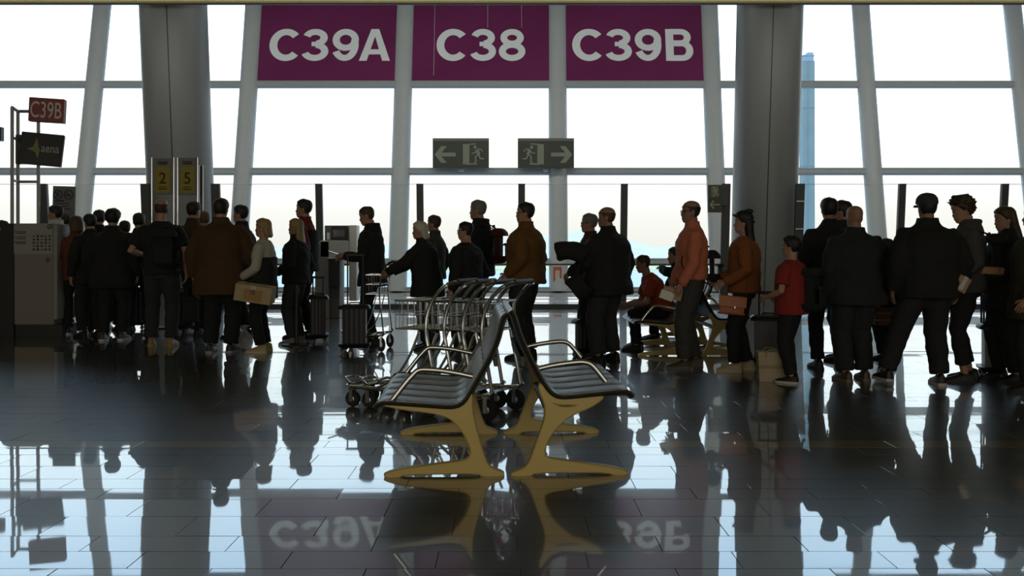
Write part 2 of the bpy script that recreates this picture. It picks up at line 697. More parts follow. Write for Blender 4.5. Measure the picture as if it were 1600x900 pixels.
# ---- round concrete-grey columns, leaning towards the hall
for (p10, p290, seam10, seam290, lab) in ((271, 282, 259.5, 270.5, 'left'), (1203, 1195.5, 1209.5, 1200, 'right')):
    cd, lean = 18.75, -0.1

    def cy_(z):
        return cd + lean * z

    def zz_(py):
        s = (HZ - py) / FPX
        return (HC + s * cd) / (1 - s * lean)
    za, zb = zz_(290), zz_(10)
    xa, xb = X(p290, cy_(za)), X(p10, cy_(zb))

    def cx_(z):
        return xa + (xb - xa) * (z - za) / (zb - za)
    o = MB().tube([(cx_(z), cy_(z), z) for z in (0, 3, 6, 10)], 0.655, 48, 0, (0, 1, 0)).build('column', CLAD)
    tag(o, 'thick round grey clad column at the ' + lab + ' of the glass front', None, None, 'structure')
    sa, sb = X(seam290, cy_(za) - .65), X(seam10, cy_(zb) - .65)
    pts = []
    for z in (0.02, 3, 6, 9.9):
        x = sa + (sb - sa) * (z - za) / (zb - za)
        dx = x - cx_(z)
        pts.append((x, cy_(z) - math.sqrt(.655 ** 2 - dx * dx), z))
    MB().tube(pts, .012, 5).build('seam', BLACKPL, o)

# ---- gate signs between the mullions
PURPLE = film_mat('magenta_film', (0.23, 0.042, 0.135))
LETTER = mat('grey_letter', (0.86, 0.88, 0.87), 0.7, 0, 0.04, 2)
lean_rot = (R(90) - math.atan(FS), 0, 0)
LETTERS = {'C39A': [('C', 421, 466.5), ('3', 472, 513.5), ('9', 519.5, 560.5), ('A', 561.5, 610)],
           'C38': [('C', 682, 727.5), ('3', 735, 775), ('8', 779.5, 821)],
           'C39B': [('C', 894, 940), ('3', 946, 987), ('9', 992, 1033.5), ('B', 1040, 1083)]}
for k, (txt, x0, x1, lab) in enumerate((('C39A', 421, 610, 'magenta gate sign C39A high on the glass front'),
                                        ('C38', 682, 822, 'magenta gate sign C38 high on the glass front, middle of three'),
                                        ('C39B', 894, 1083, 'magenta gate sign C39B high on the glass front'))):
    i = 3 + k
    zb_, zt_ = 6.13 + .1, 8.72
    root = empty('gate_sign', ((mull_x(MP[i], 7.4) + mull_x(MP[i + 1], 7.4)) / 2, fy(7.4), 7.4))
    tag(root, lab, 'sign', 'magenta gate signs')

    def q(xe, z, e):
        return Vector((mull_x(MP[i + xe], z) + (.12 if xe == 0 else -.12), fy(z) + e, z)) - root.location
    vs = [q(0, zb_, -.06), q(1, zb_, -.06), q(1, zt_, -.06), q(0, zt_, -.06), q(0, zb_, -.035), q(1, zb_, -.035), q(1, zt_, -.035), q(0, zt_, -.035)]
    MB().add(vs, [(0, 1, 2, 3), (7, 6, 5, 4), (0, 4, 5, 1), (1, 5, 6, 2), (2, 6, 7, 3), (3, 7, 4, 0)]).build('panel', PURPLE, root, smooth=False)
    s_ = (HZ - 71) / FPX
    zc = (HC + s_ * FY0) / (1 - s_ * FS)
    dd = fy(zc) - .075
    me = sign_text([(ch, (u0 - (x0 + x1) / 2) / 53.0, (u1 - (x0 + x1) / 2) / 53.0) for ch, u0, u1 in LETTERS[txt]], 53 / FPX * dd, LETTER)
    link('lettering', me, root, Vector((X((x0 + x1) / 2, dd), dd, zc)) - root.location, lean_rot)
    if k == 1:
        for px in (679, 762, 815):
            zc2 = 8.0
            MB().tube([(X(px, 27) - root.location.x, fy(8.6) - .09 - root.location.y, 8.65 - 7.4), (X(px, 27) - root.location.x, fy(6.4 if px == 679 else 7.9) - .09 - root.location.y, (6.4 if px == 679 else 7.9) - 7.4)], .006, 4).build('thread', WHITEPAINT, root)


# ---- emergency exit signs
SIGNGREEN = mat('exit_green', (0.022, 0.026, 0.013), 0.5)
SIGNPALE = mat('exit_pale', (0.21, 0.23, 0.165), 0.6)
SIGNRIM = mat('exit_rim', (0.12, 0.12, 0.10), 0.5)


def running_man(mb, sx, ox, oy, s):
    """running figure heading towards -x when sx=1, unit figure about 1 high"""
    P = lambda pts: [(ox + sx * x * s, oy + y * s) for x, y in pts]
    c = P([(-.12, .36)])[0]
    disc(mb, c, .085 * s)
    stroke(mb, P([(-.02, .24), (.02, .12), (.07, -.02)]), .17 * s)
    stroke(mb, P([(-.03, .22), (-.13, .06), (-.30, .05)]), .06 * s)
    stroke(mb, P([(0, .25), (.17, .26), (.27, .12)]), .06 * s)
    stroke(mb, P([(.05, 0), (-.10, -.14), (-.08, -.38), (-.16, -.42)]), .08 * s)
    stroke(mb, P([(.07, -.02), (.14, -.22), (.34, -.24)]), .08 * s)


def exit_sign(x0, x1, y0, y1, d, flip, lab):
    w, h = (x1 - x0) / FPX * d, (y1 - y0) / FPX * d
    root = empty('exit_sign', (X((x0 + x1) / 2, d), d, Z(y1, d)))
    tag(root, lab, 'sign', 'hanging emergency exit signs')
    MB().box((0, .04, h / 2), (w, .09, h), None, 0, .006).build('sign_box', SIGNGREEN, root)
    rim = MB().box((0, -.012, h - h * .05), (w, .02, h * .1))
    rim.build('top_strip', SIGNRIM, root)
    MB().box((0, .12, h * .5), (w * .2, .1, h * .3)).box((0, .2, h * .35), (w * .08, .12, h * .9)).build('bracket', TRANS, root)
    pm = MB()
    f = -1 if flip else 1
    u = h
    stroke(pm, [(f * -.74 * u, -.05 * u), (f * -.17 * u, -.05 * u)], .13 * u)
    for sg in (-1, 1):
        pm.add([(f * -.88 * u, -.05 * u, .008 + sg * .001), (f * -.70 * u, -.05 * u, .008 + sg * .001), (f * -.46 * u, (-.05 + sg * .28) * u, .008 + sg * .001), (f * -.66 * u, (-.05 + sg * .28) * u, .008 + sg * .001)], [(0, 1, 2, 3)])
    stroke(pm, [(f * .18 * u, .30 * u), (f * .18 * u, -.38 * u)], .22 * u)
    stroke(pm, [(f * .2 * u, .28 * u), (f * .52 * u, .31 * u)], .04 * u)
    stroke(pm, [(f * .2 * u, -.37 * u), (f * .55 * u, -.36 * u)], .05 * u)
    running_man(pm, f, f * .56 * u, -.04 * u, .66 * u)
    pm.build('pictogram', SIGNPALE, root, (0, -.012, h / 2), (R(90), 0, 0), False)


exit_sign(676, 764, 216, 262.5, 25.62, False, 'green exit sign with arrow pointing left, running man at its right')
exit_sign(809, 897, 216, 262.5, 25.62, True, 'green exit sign with arrow pointing right, running man at its left')

# ---- glass barrier in front of the corridor
PD, PL = 18.1, -0.1
root = empty('glass_barrier', (0, PD, 0))
tag(root, 'tall glass barrier with dark posts in front of the windows', 'barrier')


def ppy(z):
    return PL * z


posts = [(-90, 1), (69, 1), (228.5, 1), (338, 1), (499, 0), (656.5, 0), (815, 0), (975, 0), (1133.5, 1), (1249, 1), (1408, 0), (1568, 0), (1728, 0)]
ptop = 2.50
px_w = []
for (p, wide) in posts:
    x = X(p, PD - .2)
    px_w.append(x)
    w = .17 if wide else .135
    mb = MB()
    mb.prism([(x - w / 2, -.04), (x + w / 2, -.04), (x + w / 2, .04), (x - w / 2, .04)], lambda u, v, t: (u, v + ppy(t), t), 0.0, ptop)
    po = mb.build('post', DARKMETAL, root, smooth=False)
    if p == 1249:
        for zz in (1.6, 2.15):
            MB().box((x, -.055 + ppy(zz), zz), (.16, .02, .02)).build('clamp', STEEL, po)
for i in range(len(posts) - 1):
    if posts[i][0] in (228.5, 1133.5):
        continue
    a, b = px_w[i] + .06, px_w[i + 1] - .06
    mb = MB().add([(a, ppy(.2), .2), (b, ppy(.2), .2), (b, ppy(ptop), ptop - .01), (a, ppy(ptop), ptop - .01)], [(0, 1, 2, 3)])
    mb.build('glass_pane', PGLASS, root, smooth=False)
    MB().tube([(a, ppy(ptop), ptop - .01), (b, ppy(ptop), ptop - .01)], .006, 4).build('pane_edge', mat('glass_edge', (.5, .55, .52), .3), root)
    m = (a + b) / 2
    MB().box((m, 0, .045), (b - a + .12, .07, .09)).build('kick_rail', DARKMETAL, root, smooth=False)
    MB().box((m, 0, .115), (b - a + .12, .05, .012)).box((m, 0, .19), (b - a + .12, .05, .014)).build('base_rail', STEEL, root, smooth=False)
    MB().tube([(a - .06, -.12, Z(413, PD)), (b + .06, -.12, Z(413, PD))], .016, 8).box((a, -.07, Z(413, PD)), (.02, .1, .02)).box((b, -.07, Z(413, PD)), (.02, .1, .02)).build('handrail', DARKMETAL, root)

# small upright exit sign fixed beside the barrier post
d = PD - .45
w, h = 22 / FPX * d, 43 / FPX * d
rt = empty('exit_sign', (X(1117, d), d, Z(332, d)))
tag(rt, 'narrow upright exit sign on a dark post beside the right column', 'sign')
MB().box((0, 0, h / 2), (w, .05, h), None, 0, .004).build('sign_box', SIGNGREEN, rt)
MB().box((w * .62, .14, h / 2), (.16, .30, h * .5)).build('bracket', DARKMETAL, rt)
pm = MB()
pm.add([(-.6 * w / 2, .06 * h, .003), (.45 * w / 2, .06 * h, .003), (.45 * w / 2, .45 * h, .003), (-.6 * w / 2, .45 * h, .003)], [(0, 1, 2, 3)], 1)
running_man(pm, 1, 0, .25 * h, .42 * h)
stroke(pm, [(-.35 * w, -.22 * h), (.32 * w, -.22 * h)], .05 * h)
stroke(pm, [(-.1 * w, -.08 * h), (-.36 * w, -.22 * h), (-.1 * w, -.36 * h)], .06 * h)
pm.build('pictogram', [SIGNPALE, mat('exit_mid', (.10, .11, .06), .6)], rt, (0, -.026, h / 2), (R(90), 0, 0), False)

# red notice stuck on the middle mullion
d = fy(.55) - .19
rt = MB().box((0, 0, 0), (13 / FPX * d, .02, 24 / FPX * d)).build('notice', mat('notice_red', (.45, .10, .06), .6), None, (X(871, d), d, Z(429, d)))
tag(rt, 'small red notice stuck low on the mullion under the C38 and C39B signs', 'notice')
MB().box((0, -.012, 0), (7 / FPX * d, .006, 13 / FPX * d)).build('print_patch', mat('notice_pale', (.62, .48, .36), .7), rt)
d = fy(-0.0)

# ---- outside: apron, field, hills, slender tower
tag(MB().box((0, 330, -4.6), (1200, 606, .2)).build('ground', mat('apron_concrete', (.46, .435, .385), .9, 0, .1, .05)), 'pale concrete apron outside', kind='structure')
tag(MB().box((0, 420, -4.45), (1200, 300, .12)).build('field', mat('dry_field', (.55, .46, .21), .95, 0, .25, .03)), 'pale dry grass field beyond the apron', None, None, 'structure')
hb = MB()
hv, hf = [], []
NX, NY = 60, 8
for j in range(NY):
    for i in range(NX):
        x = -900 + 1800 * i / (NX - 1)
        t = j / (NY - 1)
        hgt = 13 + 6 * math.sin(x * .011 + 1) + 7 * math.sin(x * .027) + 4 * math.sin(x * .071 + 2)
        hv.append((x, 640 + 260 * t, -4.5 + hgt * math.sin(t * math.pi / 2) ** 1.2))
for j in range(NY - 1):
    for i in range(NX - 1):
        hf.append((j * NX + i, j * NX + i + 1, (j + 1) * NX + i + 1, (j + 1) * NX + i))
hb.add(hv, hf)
tag(hb.build('hills', mat('hazy_hill', (.58, .48, .35), .95, 0, .15, .02)), 'low pale hills on the horizon', None, None, 'structure')  # pale warm base colour stands in for distance haze
d = 120.0
tw = empty('tower', (X(1261, d), d, -4.5))
tag(tw, 'slender blue-grey tower outside, beside the right column', 'tower')
TOWM = mat('tower_concrete', (.165, .215, .215), .8, 0, .15, .6)
wd = 18.5 / FPX * d
zt = Z(98, d) + 4.5
MB().box((0, 0, zt / 2), (wd, wd, zt), None, 0, .06).box((-.1, -wd * .51, zt / 2), (wd * .07, .06, zt)).build('shaft', TOWM, tw)
MB().rbox((0, 0, zt + .45), (wd * 1.02, wd * 1.02, .95), .12).box((.3, 0, zt + 1.1), (wd * .5, wd * .6, .35)).build('head', mat('tower_top', (.22, .30, .35), .7, 0, .1, 1), tw)
for zz in (.25, .55, .8):
    MB().box((0, -.02, zt * zz), (wd * 1.02, wd * 1.02, .06)).build('joint_band', mat('tower_joint', (.10, .18, .22), .8), tw)

# ================================================================== PEOPLE
PENDING = []       # (object, voxel, smooth, wrinkle, extra MB, extra materials)


def remesh_later(o, voxel, sm=2, wrinkle=0.0, extra=None, extra_mats=()):
    PENDING.append((o, voxel, sm, wrinkle, extra, extra_mats))


def flush_remesh():
    for o, vx, sm, wr, ex, em in PENDING:
        m = o.modifiers.new('remesh', 'REMESH')
        m.mode = 'VOXEL'
        m.voxel_size = vx
        if sm:
            s = o.modifiers.new('smooth', 'SMOOTH')
            s.factor = .5
            s.iterations = sm
    dg = bpy.context.evaluated_depsgraph_get()
    dg.update()
    new = []
    for rec in PENDING:
        new.append(bpy.data.meshes.new_from_object(rec[0].evaluated_get(dg)))
    for (o, vx, sm, wr, ex, em), me in zip(PENDING, new):
        o.modifiers.clear()
        old = o.data
        mats = list(old.materials)
        if wr:
            n = len(me.vertices)
            co = np.empty(n * 3)
            me.vertices.foreach_get('co', co)
            no = np.empty(n * 3)
            me.vertex_normals.foreach_get('vector', no)
            co, no = co.reshape(-1, 3), no.reshape(-1, 3)
            ph = np.random.rand(6) * 6
            x, y, z = co.T
            wx = x + .05 * np.sin(9 * z + ph[0])
            wz = z + .06 * np.sin(11 * y + ph[1]) + .04 * np.sin(14 * x)
            h = np.sin(31 * wz + 7 * wx + ph[2]) + .7 * np.sin(47 * wz - 19 * y + ph[3]) + .5 * np.sin(26 * wx + 22 * y + ph[4]) + .4 * np.sin(83 * wz + 30 * wx + ph[5])
            co = co + no * (h * wr / 2.0)[:, None]
            me.vertices.foreach_set('co', co.ravel())
        if ex and ex.v:
            b = bmesh.new()
            b.from_mesh(me)
            nb = len(mats)
            em2 = ex.mesh('tmp', list(mats) + list(em))
            b.from_mesh(em2)
            b.to_mesh(me)
            b.free()
            bpy.data.meshes.remove(em2)
            mats = mats + list(em)
        me.materials.clear()
        for m_ in mats:
            me.materials.append(m_)
        me.polygons.foreach_set('use_smooth', [True] * len(me.polygons))
        me.name = o.name
        me.update()
        o.data = me
        bpy.data.meshes.remove(old)
    PENDING.clear()


HZT = [0.0, .012, .03, .05, .068, .083, .10, .12, .142, .165, .19, .21, .225, .233]
HW = [.026, .042, .052, .059, .064, .067, .070, .072, .0745, .0755, .071, .060, .041, .018]
HF = [.070, .086, .089, .090, .086, .087, .085, .083, .090, .090, .080, .062, .036, .014]
HB = [-.01, .005, .022, .045, .066, .080, .089, .095, .100, .102, .096, .082, .056, .024]


def head_pt(z, th, off=0.0, nose=True):
    w, f, b = np.interp(z, HZT, HW), np.interp(z, HZT, HF), np.interp(z, HZT, HB)
    c, s = math.cos(th), math.sin(th)
    x = (f if c > 0 else b) * c
    yv = w * s
    if nose:
        a = abs(math.atan2(s, c))
        if a < .30 and .062 < z < .125:
            bump = .027 * (1 - a / .30) * max(0, 1 - abs(z - .080) / (.022 if z < .08 else .045))
            x += bump
        if .2 < a < .6 and .104 < z < .13:
            x -= .007
        if a < .5 and .03 < z < .058:
            x += .004 * math.sin((z - .03) / .028 * math.pi * 2.0) ** 2
    v = Vector((x, yv, z))
    if off:
        up = (z - .12) / .115
        nrm = Vector((c / max(.06, (f if c > 0 else abs(b) + .01)), s / max(.05, w), 0))
        nrm.normalize()
        nrm.z = max(0, up) ** 3 * 3.0
        nrm.normalize()
        v += nrm * off
    return v


def ik(a, c, l1, l2, hint):
    a, c = Vector(a), Vector(c)
    d = c - a
    L = min(d.length, (l1 + l2) * .998)
    u = d.normalized()
    c = a + u * L
    x = (l1 * l1 - l2 * l2 + L * L) / (2 * L)
    h = math.sqrt(max(0, l1 * l1 - x * x))
    p = Vector(hint) - u * Vector(hint).dot(u)
    p.normalize()
    return a + u * x + p * h, c


def oval(c, ry, rx, n, frame=None, back=1.0):
    """ring around c; x forward, y left"""
    out = []
    for j in range(n):
        a = 2 * math.pi * j / n
        ca, sa = math.cos(a), math.sin(a)
        e = .86
        x = rx * math.copysign(abs(ca) ** e, ca)
        if ca < 0:
            x *= back
        out.append((c[0] + x, c[1] + ry * math.copysign(abs(sa) ** e, sa), c[2]))
    return out


HAIRC = {'black': (.010, .009, .008), 'dark': (.018, .013, .010), 'brown': (.055, .032, .018), 'light': (.14, .085, .04), 'blonde': (.30, .20, .085),
         'white': (.50, .48, .36), 'grey': (.17, .165, .15)}


def person(label, px, yf, ytop, head, w=1.0, d=None, top=None, legs=(.012, .013, .014), shoe=(.007, .007, .007), sole=None, hair=('short', 'dark'),
           skin=SKIN, lean=0.0, hl=None, hr=None, fl=None, fr=None, look=0.0, nod=0.0, seat=None, glasses=False, legw=1.0, group=None, extra=None, hood=False,
           back=1.0, H=None, x=None, baref=False, zoff=0.0, vest=None, collarc=None, capc=None):
    d = d if d else FD(yf)
    if H is None:
        H = (FD(yf) and (yf - ytop)) * d / FPX if not seat else 1.65
    s = H / 1.75
    V = lambda p: Vector(p) * s
    PZ = seat if seat else .93                       # pelvis height
    PX = 0.0
    ln = R(lean)

    def T(p):
        x_, y_, z_ = p
        dz = z_ - .93
        if dz > 0:
            return Vector((PX + x_ * math.cos(ln) + dz * math.sin(ln), y_, PZ + dz * math.cos(ln) - x_ * math.sin(ln)))
        return Vector((PX + x_, y_, PZ + dz))
    sw = .186 * (1 + (w - 1) * .65)
    hl = Vector(hl if hl else (random.uniform(.0, .08), .265 * (1 + (w - 1) * .45), .87))
    hr = Vector(hr if hr else (random.uniform(.0, .08), -.265 * (1 + (w - 1) * .45), .87))
    if seat:
        pass
    st = random.uniform(-.05, .05)
    fl = Vector(fl if fl else (st, .115, 0))
    fr = Vector(fr if fr else (-st, -.115, 0))
    shl, shr = T((0, sw, 1.385)), T((0, -sw, 1.385))
    elL, wrL = ik(shl, hl, .30, .265, (-.7, .45, -.25))
    elR, wrR = ik(shr, hr, .30, .265, (-.7, -.45, -.25))
    hipL, hipR = T((0, .092, .915)), T((0, -.092, .915))

    def ank(f):
        pitch = f[3] if len(f) > 3 else 0.0
        return Vector((f[0] - .0, f[1], f[2] + .085 + .10 * math.sin(R(pitch)))), pitch
    flp = list(fl)
    frp = list(fr)
    aL, pL = ank(flp)
    aR, pR = ank(frp)
    if len(flp) > 3:
        aL.x -= .03
    knL, aL2 = ik(hipL, aL, .432, .415, (1, .12, 0.02))
    knR, aR2 = ik(hipR, aR, .432, .415, (1, -.12, 0.02))
    aL, aR = (aL2 if not seat else aL), (aR2 if not seat else aR)

    # ---- body: one continuous figure
    b = MB()
    tr = [(.82, .10, .085), (.90, .155, .105), (.98, .155, .11), (1.1, .135, .10), (1.22, .15, .11), (1.32, .152, .10), (1.40, .122, .076), (1.455, .075, .060), (1.50, .052, .056)]
    rings = [[T(p) for p in oval((0, 0, z), ry * (1 + (w - 1) * .7), rx * (1 + (w - 1) * .7), 16)] for z, ry, rx in tr]
    b.loft([[V(p) for p in r] for r in rings])
    for hp, kn, an in ((hipL, knL, aL), (hipR, knR, aR)):
        m1 = hp.lerp(kn, .5)
        m2 = kn.lerp(an, .35)
        b.tube([V(hp), V(m1), V(kn), V(m2), V(an)], [r * s for r in (.085, .078, .055, .054, .036)], 10)
        b.tube([V(an + Vector((-.05, 0, -.03))), V(an + Vector((.05, 0, -.045))), V(an + Vector((.14, 0, -.06)))], [(.03 * s, .035 * s), (.035 * s, .03 * s), (.03 * s, .018 * s)], 8)
    ex = MB()
    for sd, sh, el, wr in ((1, shl, elL, wrL), (-1, shr, elR, wrR)):
        b.tube([V(T((0, sd * .08, 1.37))), V(sh), V(sh.lerp(el, .5)), V(el), V(el.lerp(wr, .4)), V(wr)], [r * s for r in (.045, .052, .046, .039, .041, .027)], 10)
        f = (wr - el).normalized()
        pn = Vector((0, -sd, 0)) - f * Vector((0, -sd, 0)).dot(f)     # palm normal, towards the body
        if abs(f.x) > .75:
            pn = Vector((0, -sd * .8, -.3)) - f * Vector((0, -sd * .8, -.3)).dot(f)
        pn.normalize()
        lat = f.cross(pn) * sd                                          # towards the thumb or little finger
        if lat.dot(Vector((1, 0, .6))) < 0:
            lat = -lat
        kx = wr + f * .085 + pn * .006
        b.tube([V(wr - f * .01), V(wr + f * .03), V(kx)], [(.026 * s, .021 * s), (.036 * s, .018 * s), (.042 * s, .015 * s)], 10, 0, lat.cross(f))
        for q, (o_, l_) in enumerate(((.031, .072), (.011, .082), (-.011, .076), (-.031, .058))):
            p0 = kx + lat * o_ - f * .018
            p1 = p0 + f * (l_ * .45 + .018) + pn * .008
            p2 = p1 + (f * .8 + pn * .6).normalized() * l_ * .32
            p3 = p2 + (f * .35 + pn * .93).normalized() * l_ * .26
            ex.tube([V(p) for p in (p0, p1, p2, p3)], [r * s for r in (.0095, .009, .008, .006)], 6)
        t0 = wr + f * .025 + lat * .02
        t1 = t0 + (f * .6 + lat * .75 + pn * .3).normalized() * .042
        t2 = t1 + (f * .85 + lat * .2 + pn * .45).normalized() * .034
        ex.tube([V(p) for p in (t0, t1, t2)], [r * s for r in (.014, .011, .008)], 6)
    # head
    hc_ = T((.012, 0, 1.513))
    HM = Matrix.Translation(hc_) @ Euler((0, R(lean * .35 + nod), R(look))).to_matrix().to_4x4()
    hp_ = lambda p: V(HM @ Vector(p))
    n = 28
    b.loft([[hp_(head_pt(z, 2 * math.pi * j / n)) for j in range(n)] for z in HZT])
    for sd in (-1, 1):
        ear = MB().sphere((0, 0, 0), (.020, .011, .033), 8, 6)
        ear.xf(Matrix.Translation((-.008, sd * .074, .105)) @ Euler((0, R(-10), 0)).to_matrix().to_4x4())
        b.add([hp_(p) for p in ear.v], ear.f)
        ey = MB().sphere((.074, sd * .031, .117), .0105, 8, 6)
        ex.add([hp_(p) for p in ey.v], ey.f, 1)
    lp = MB().sphere((.089, 0, .045), (.006, .024, .007), 8, 5)
    ex.add([hp_(p) for p in lp.v], lp.f, 2)
    b.tube([V(T((-.006, 0, 1.40))), V(T((-.004, 0, 1.48))), hp_((-.022, 0, .05))], [.062 * s, .056 * s, .054 * s], 12)
    o = b.build('person', skin)
    remesh_later(o, .0108 * s, 1, 0, ex, (EYEM, LIPS))
    tag(o, label, 'person', group or 'passengers waiting in the boarding queue')
    xw = x if x is not None else X(px, d)
    o.location = (xw, d, zoff)
    o.rotation_euler = (0, 0, R(head))

    # ---- trousers
    tb = MB()
    lw = legw * (1 + (w - 1) * .5)
    tb.loft([[V(T(p)) for p in oval((0, 0, z), ry * (1 + (w - 1) * .8), rx * (1 + (w - 1) * .9), 16)] for z, ry, rx in ((.80, .13, .10), (.88, .178, .128), (.96, .172, .128), (1.03, .160, .122))])
    for hp, kn, an, hz in ((hipL, knL, aL, 0), (hipR, knR, aR, 0)):
        end = kn.lerp(an, .95 if not baref else .80)
        pts = [hp, hp.lerp(kn, .4), hp.lerp(kn, .8), kn, kn.lerp(an, .4), kn.lerp(an, .75), end]
        tb.tube([V(p) for p in pts], [r * s * lw for r in (.098, .098, .084, .078, .076, .070, .070)], 12)
    t_ = tb.build('trousers', cloth(legs), o)
    remesh_later(t_, .0155 * s, 2, .006 * s)

    # ---- upper clothing
    tp = dict(c=(.012, .012, .013), hem=.84, t=.025, sleeve='long', collar=True, name='jacket')
    tp.update(top or {})
    t, hem = tp['t'], tp['hem']
    jb = MB()
    wy = lambda v: v * (1 + (w - 1) * 1.0)
    prof = []
    if hem < .8:
        prof.append((hem, .185 + t * 1.3, .14 + t * 1.3))
        prof.append(((hem + .93) / 2, .185 + t * 1.2, .14 + t * 1.2))
    else:
        prof.append((hem, .176 + t, .132 + t))
    prof += [(z, a, c) for z, a, c in ((.95, .176 + t, .13 + t), (1.08, .166 + t, .126 + t), (1.22, .172 + t, .13 + t), (1.32, .180 + t * .8, .128 + t), (1.40, .158 + t * .6, .104 + t * .7), (1.455, .105, .088)) if z > hem + .02]
    if tp['collar']:
        prof += [(1.49, .080, .078), (1.535, .076, .076)]
    else:
        prof += [(1.475, .088, .076)]
    jb.loft([[V(T(p)) for p in oval((0 if z < 1.44 else -.006, 0, z), wy(a), wy(c) if z < 1.42 else c, 18, None, back)] for z, a, c in prof])
    sl = tp['sleeve']
    for sd, sh, el, wr in ((1, shl, elL, wrL), (-1, shr, elR, wrR)):
        i0 = T((0, sd * .09, 1.372))
        if sl == 'long':
            jb.tube([V(i0), V(sh + Vector((0, -sd * .01, -.012))), V(sh.lerp(el, .5)), V(el), V(el.lerp(wr, .5)), V(el.lerp(wr, .97))],
                    [r * s for r in (.070, .066 + t * .45, .062 + t * .55, .056 + t * .5, .052 + t * .4, .043 + t * .4)], 12)
        else:
            jb.tube([V(i0), V(sh + Vector((0, -sd * .01, -.012))), V(sh.lerp(el, .45)), V(sh.lerp(el, .75))], [r * s for r in (.068, .067 + t * .4, .066 + t * .6, .066 + t * .6)], 12)
    if hood:
        hb_ = MB().sphere((0, 0, 0), (.055, .105, .085), 12, 8)
        jb.add([V(T((p[0] - .092, p[1], p[2] + 1.42))) for p in hb_.v], hb_.f)
        jb.tube([V(T((-.025 + .085 * math.cos(a), .088 * math.sin(a), 1.49 - .02 * math.cos(a)))) for a in [2 * math.pi * i / 12 for i in range(12)]], .026 * s, 8, 0, None, True)
    j_ = jb.build(tp['name'], cloth(tp['c']), o)
    remesh_later(j_, .0155 * s, 2, .0065 * s)
    if collarc:
        cb = MB()
        cb.loft([[V(T(p)) for p in oval((-.006, 0, z), a, c, 16)] for z, a, c in ((1.40, .186 * (1 + (w - 1)), .13), (1.455, .135, .1), (1.49, .088, .086), (1.54, .082, .083), (1.545, .07, .07), (1.46, .06, .06))])
        cb.build('collar', cloth(collarc), o)
    if vest:
        vb = MB()
        vb.loft([[V(T(p)) for p in oval((0, 0, z), wy(a) + .012, wy(c) + .016, 18)] for z, a, c in ((vest[1], .186 + t, .140 + t), (1.05, .17 + t, .13 + t), (1.2, .176 + t, .134 + t), (vest[2], .182 + t, .132 + t))])
        v_ = vb.build('vest' if vest[2] > 1.3 else 'tied_jacket', cloth(vest[0]), o)
        remesh_later(v_, .016 * s, 1, .006 * s)

    # ---- shoes
    for (an, ft, pit, sd) in ((aL, flp, pL, 1), (aR, frp, pR, -1)):
        base = Vector((an.x, an.y, max(0.0, an.z - .085 - .10 * math.sin(R(pit)))))
        yaw = R(sd * 7)
        M = Matrix.Translation(base) @ Euler((0, R(pit), yaw)).to_matrix().to_4x4()
        if pit:
            M = Matrix.Translation(base + Vector((.12, 0, 0))) @ Euler((0, R(pit), yaw)).to_matrix().to_4x4() @ Matrix.Translation((-.12, 0, 0))
        sh_ = MB()
        rings = []
        for xx, hw_, zt_ in ((-.080, .018, .070), (-.068, .034, .105), (-.03, .040, .115), (.02, .043, .105), (.06, .045, .082), (.11, .048, .064), (.16, .042, .052), (.19, .024, .038)):
            rings.append([V(M @ Vector((xx, hw_ * math.cos(a), .015 + (zt_ - .015) * max(0, math.sin(a)) ** .7 if math.sin(a) > 0 else .015))) for a in [2 * math.pi * j / 12 for j in range(12)]])
        sh_.loft(rings)
        so = sh_.build('shoe', mat('leather_%d_%d_%d' % tuple(int(c * 200) for c in shoe), shoe, .5, 0, .15, 40), o)
        ol = [(-.084, .016), (-.07, .038), (-.02, .044), (.05, .048), (.11, .052), (.165, .045), (.196, .024)]
        poly = [(x_, y_) for x_, y_ in ol] + [(x_, -y_) for x_, y_ in reversed(ol)]
        sb = MB().prism(poly, lambda u, v, tt: V(M @ Vector((u, v, tt))), 0.0, .026)
        sc_ = sole if sole else tuple(c * .8 for c in shoe)
        sb.build('sole', mat('sole_%d_%d_%d' % tuple(int(c * 200) for c in sc_), sc_, .6), so)

    # ---- hair, cap, glasses
    style, hcn = hair
    hm = mat('hair_' + hcn, HAIRC[hcn], .55, 0, .35, 120, .3)
    if style != 'none':
        hb2 = MB()
        th_ = {'short': .011, 'curly': .030, 'bald': .005, 'long': .016, 'bob': .018, 'bun': .014, 'crew': .006, 'fluffy': .022, 'band': .018}[style]
        nt, nk = 36, 10
        grid = []
        for k_ in range(nk + 1):
            row = []
            for j in range(nt):
                th = 2 * math.pi * j / nt
                a = abs(math.atan2(math.sin(th), math.cos(th)))
                lo = float(np.interp(a, [0, .5, 1.0, 1.35, 1.75, 2.3, math.pi], [.192, .188, .165, .118, .095, .05, .035]))
                hi = .2345
                if style == 'bald':
                    lo = float(np.interp(a, [0, 1.1, 1.3, 1.7, 2.3, math.pi], [.165, .165, .13, .09, .05, .04]))
                    hi = .172
                    lo = min(lo, hi - .004)
                z = lo + (hi - lo) * (k_ / nk)
                z = min(z, .2325)
                off = th_ * (min(1, .35 + k_ / 3.0))
                if style in ('curly', 'fluffy'):
                    off += (.010 if style == 'curly' else .004) * (math.sin(9 * th + 3 * k_) + math.sin(5 * th - 4.3 * k_))
                if style == 'bald' and k_ == nk:
                    off = -.004
                p = head_pt(z, th, off, False)
                if k_ == nk and style != 'bald':
                    p = Vector((p.x * .12, p.y * .12, .2345 + th_))
                row.append(hp_(p))
            grid.append(row)
        inner = [hp_(head_pt(max(.02, float(np.interp(abs(math.atan2(math.sin(2 * math.pi * j / nt), math.cos(2 * math.pi * j / nt))), [0, 1.0, 1.35, 1.75, 2.3, math.pi], [.188, .165, .118, .095, .05, .035]))), 2 * math.pi * j / nt, -.006, False)) for j in range(nt)]
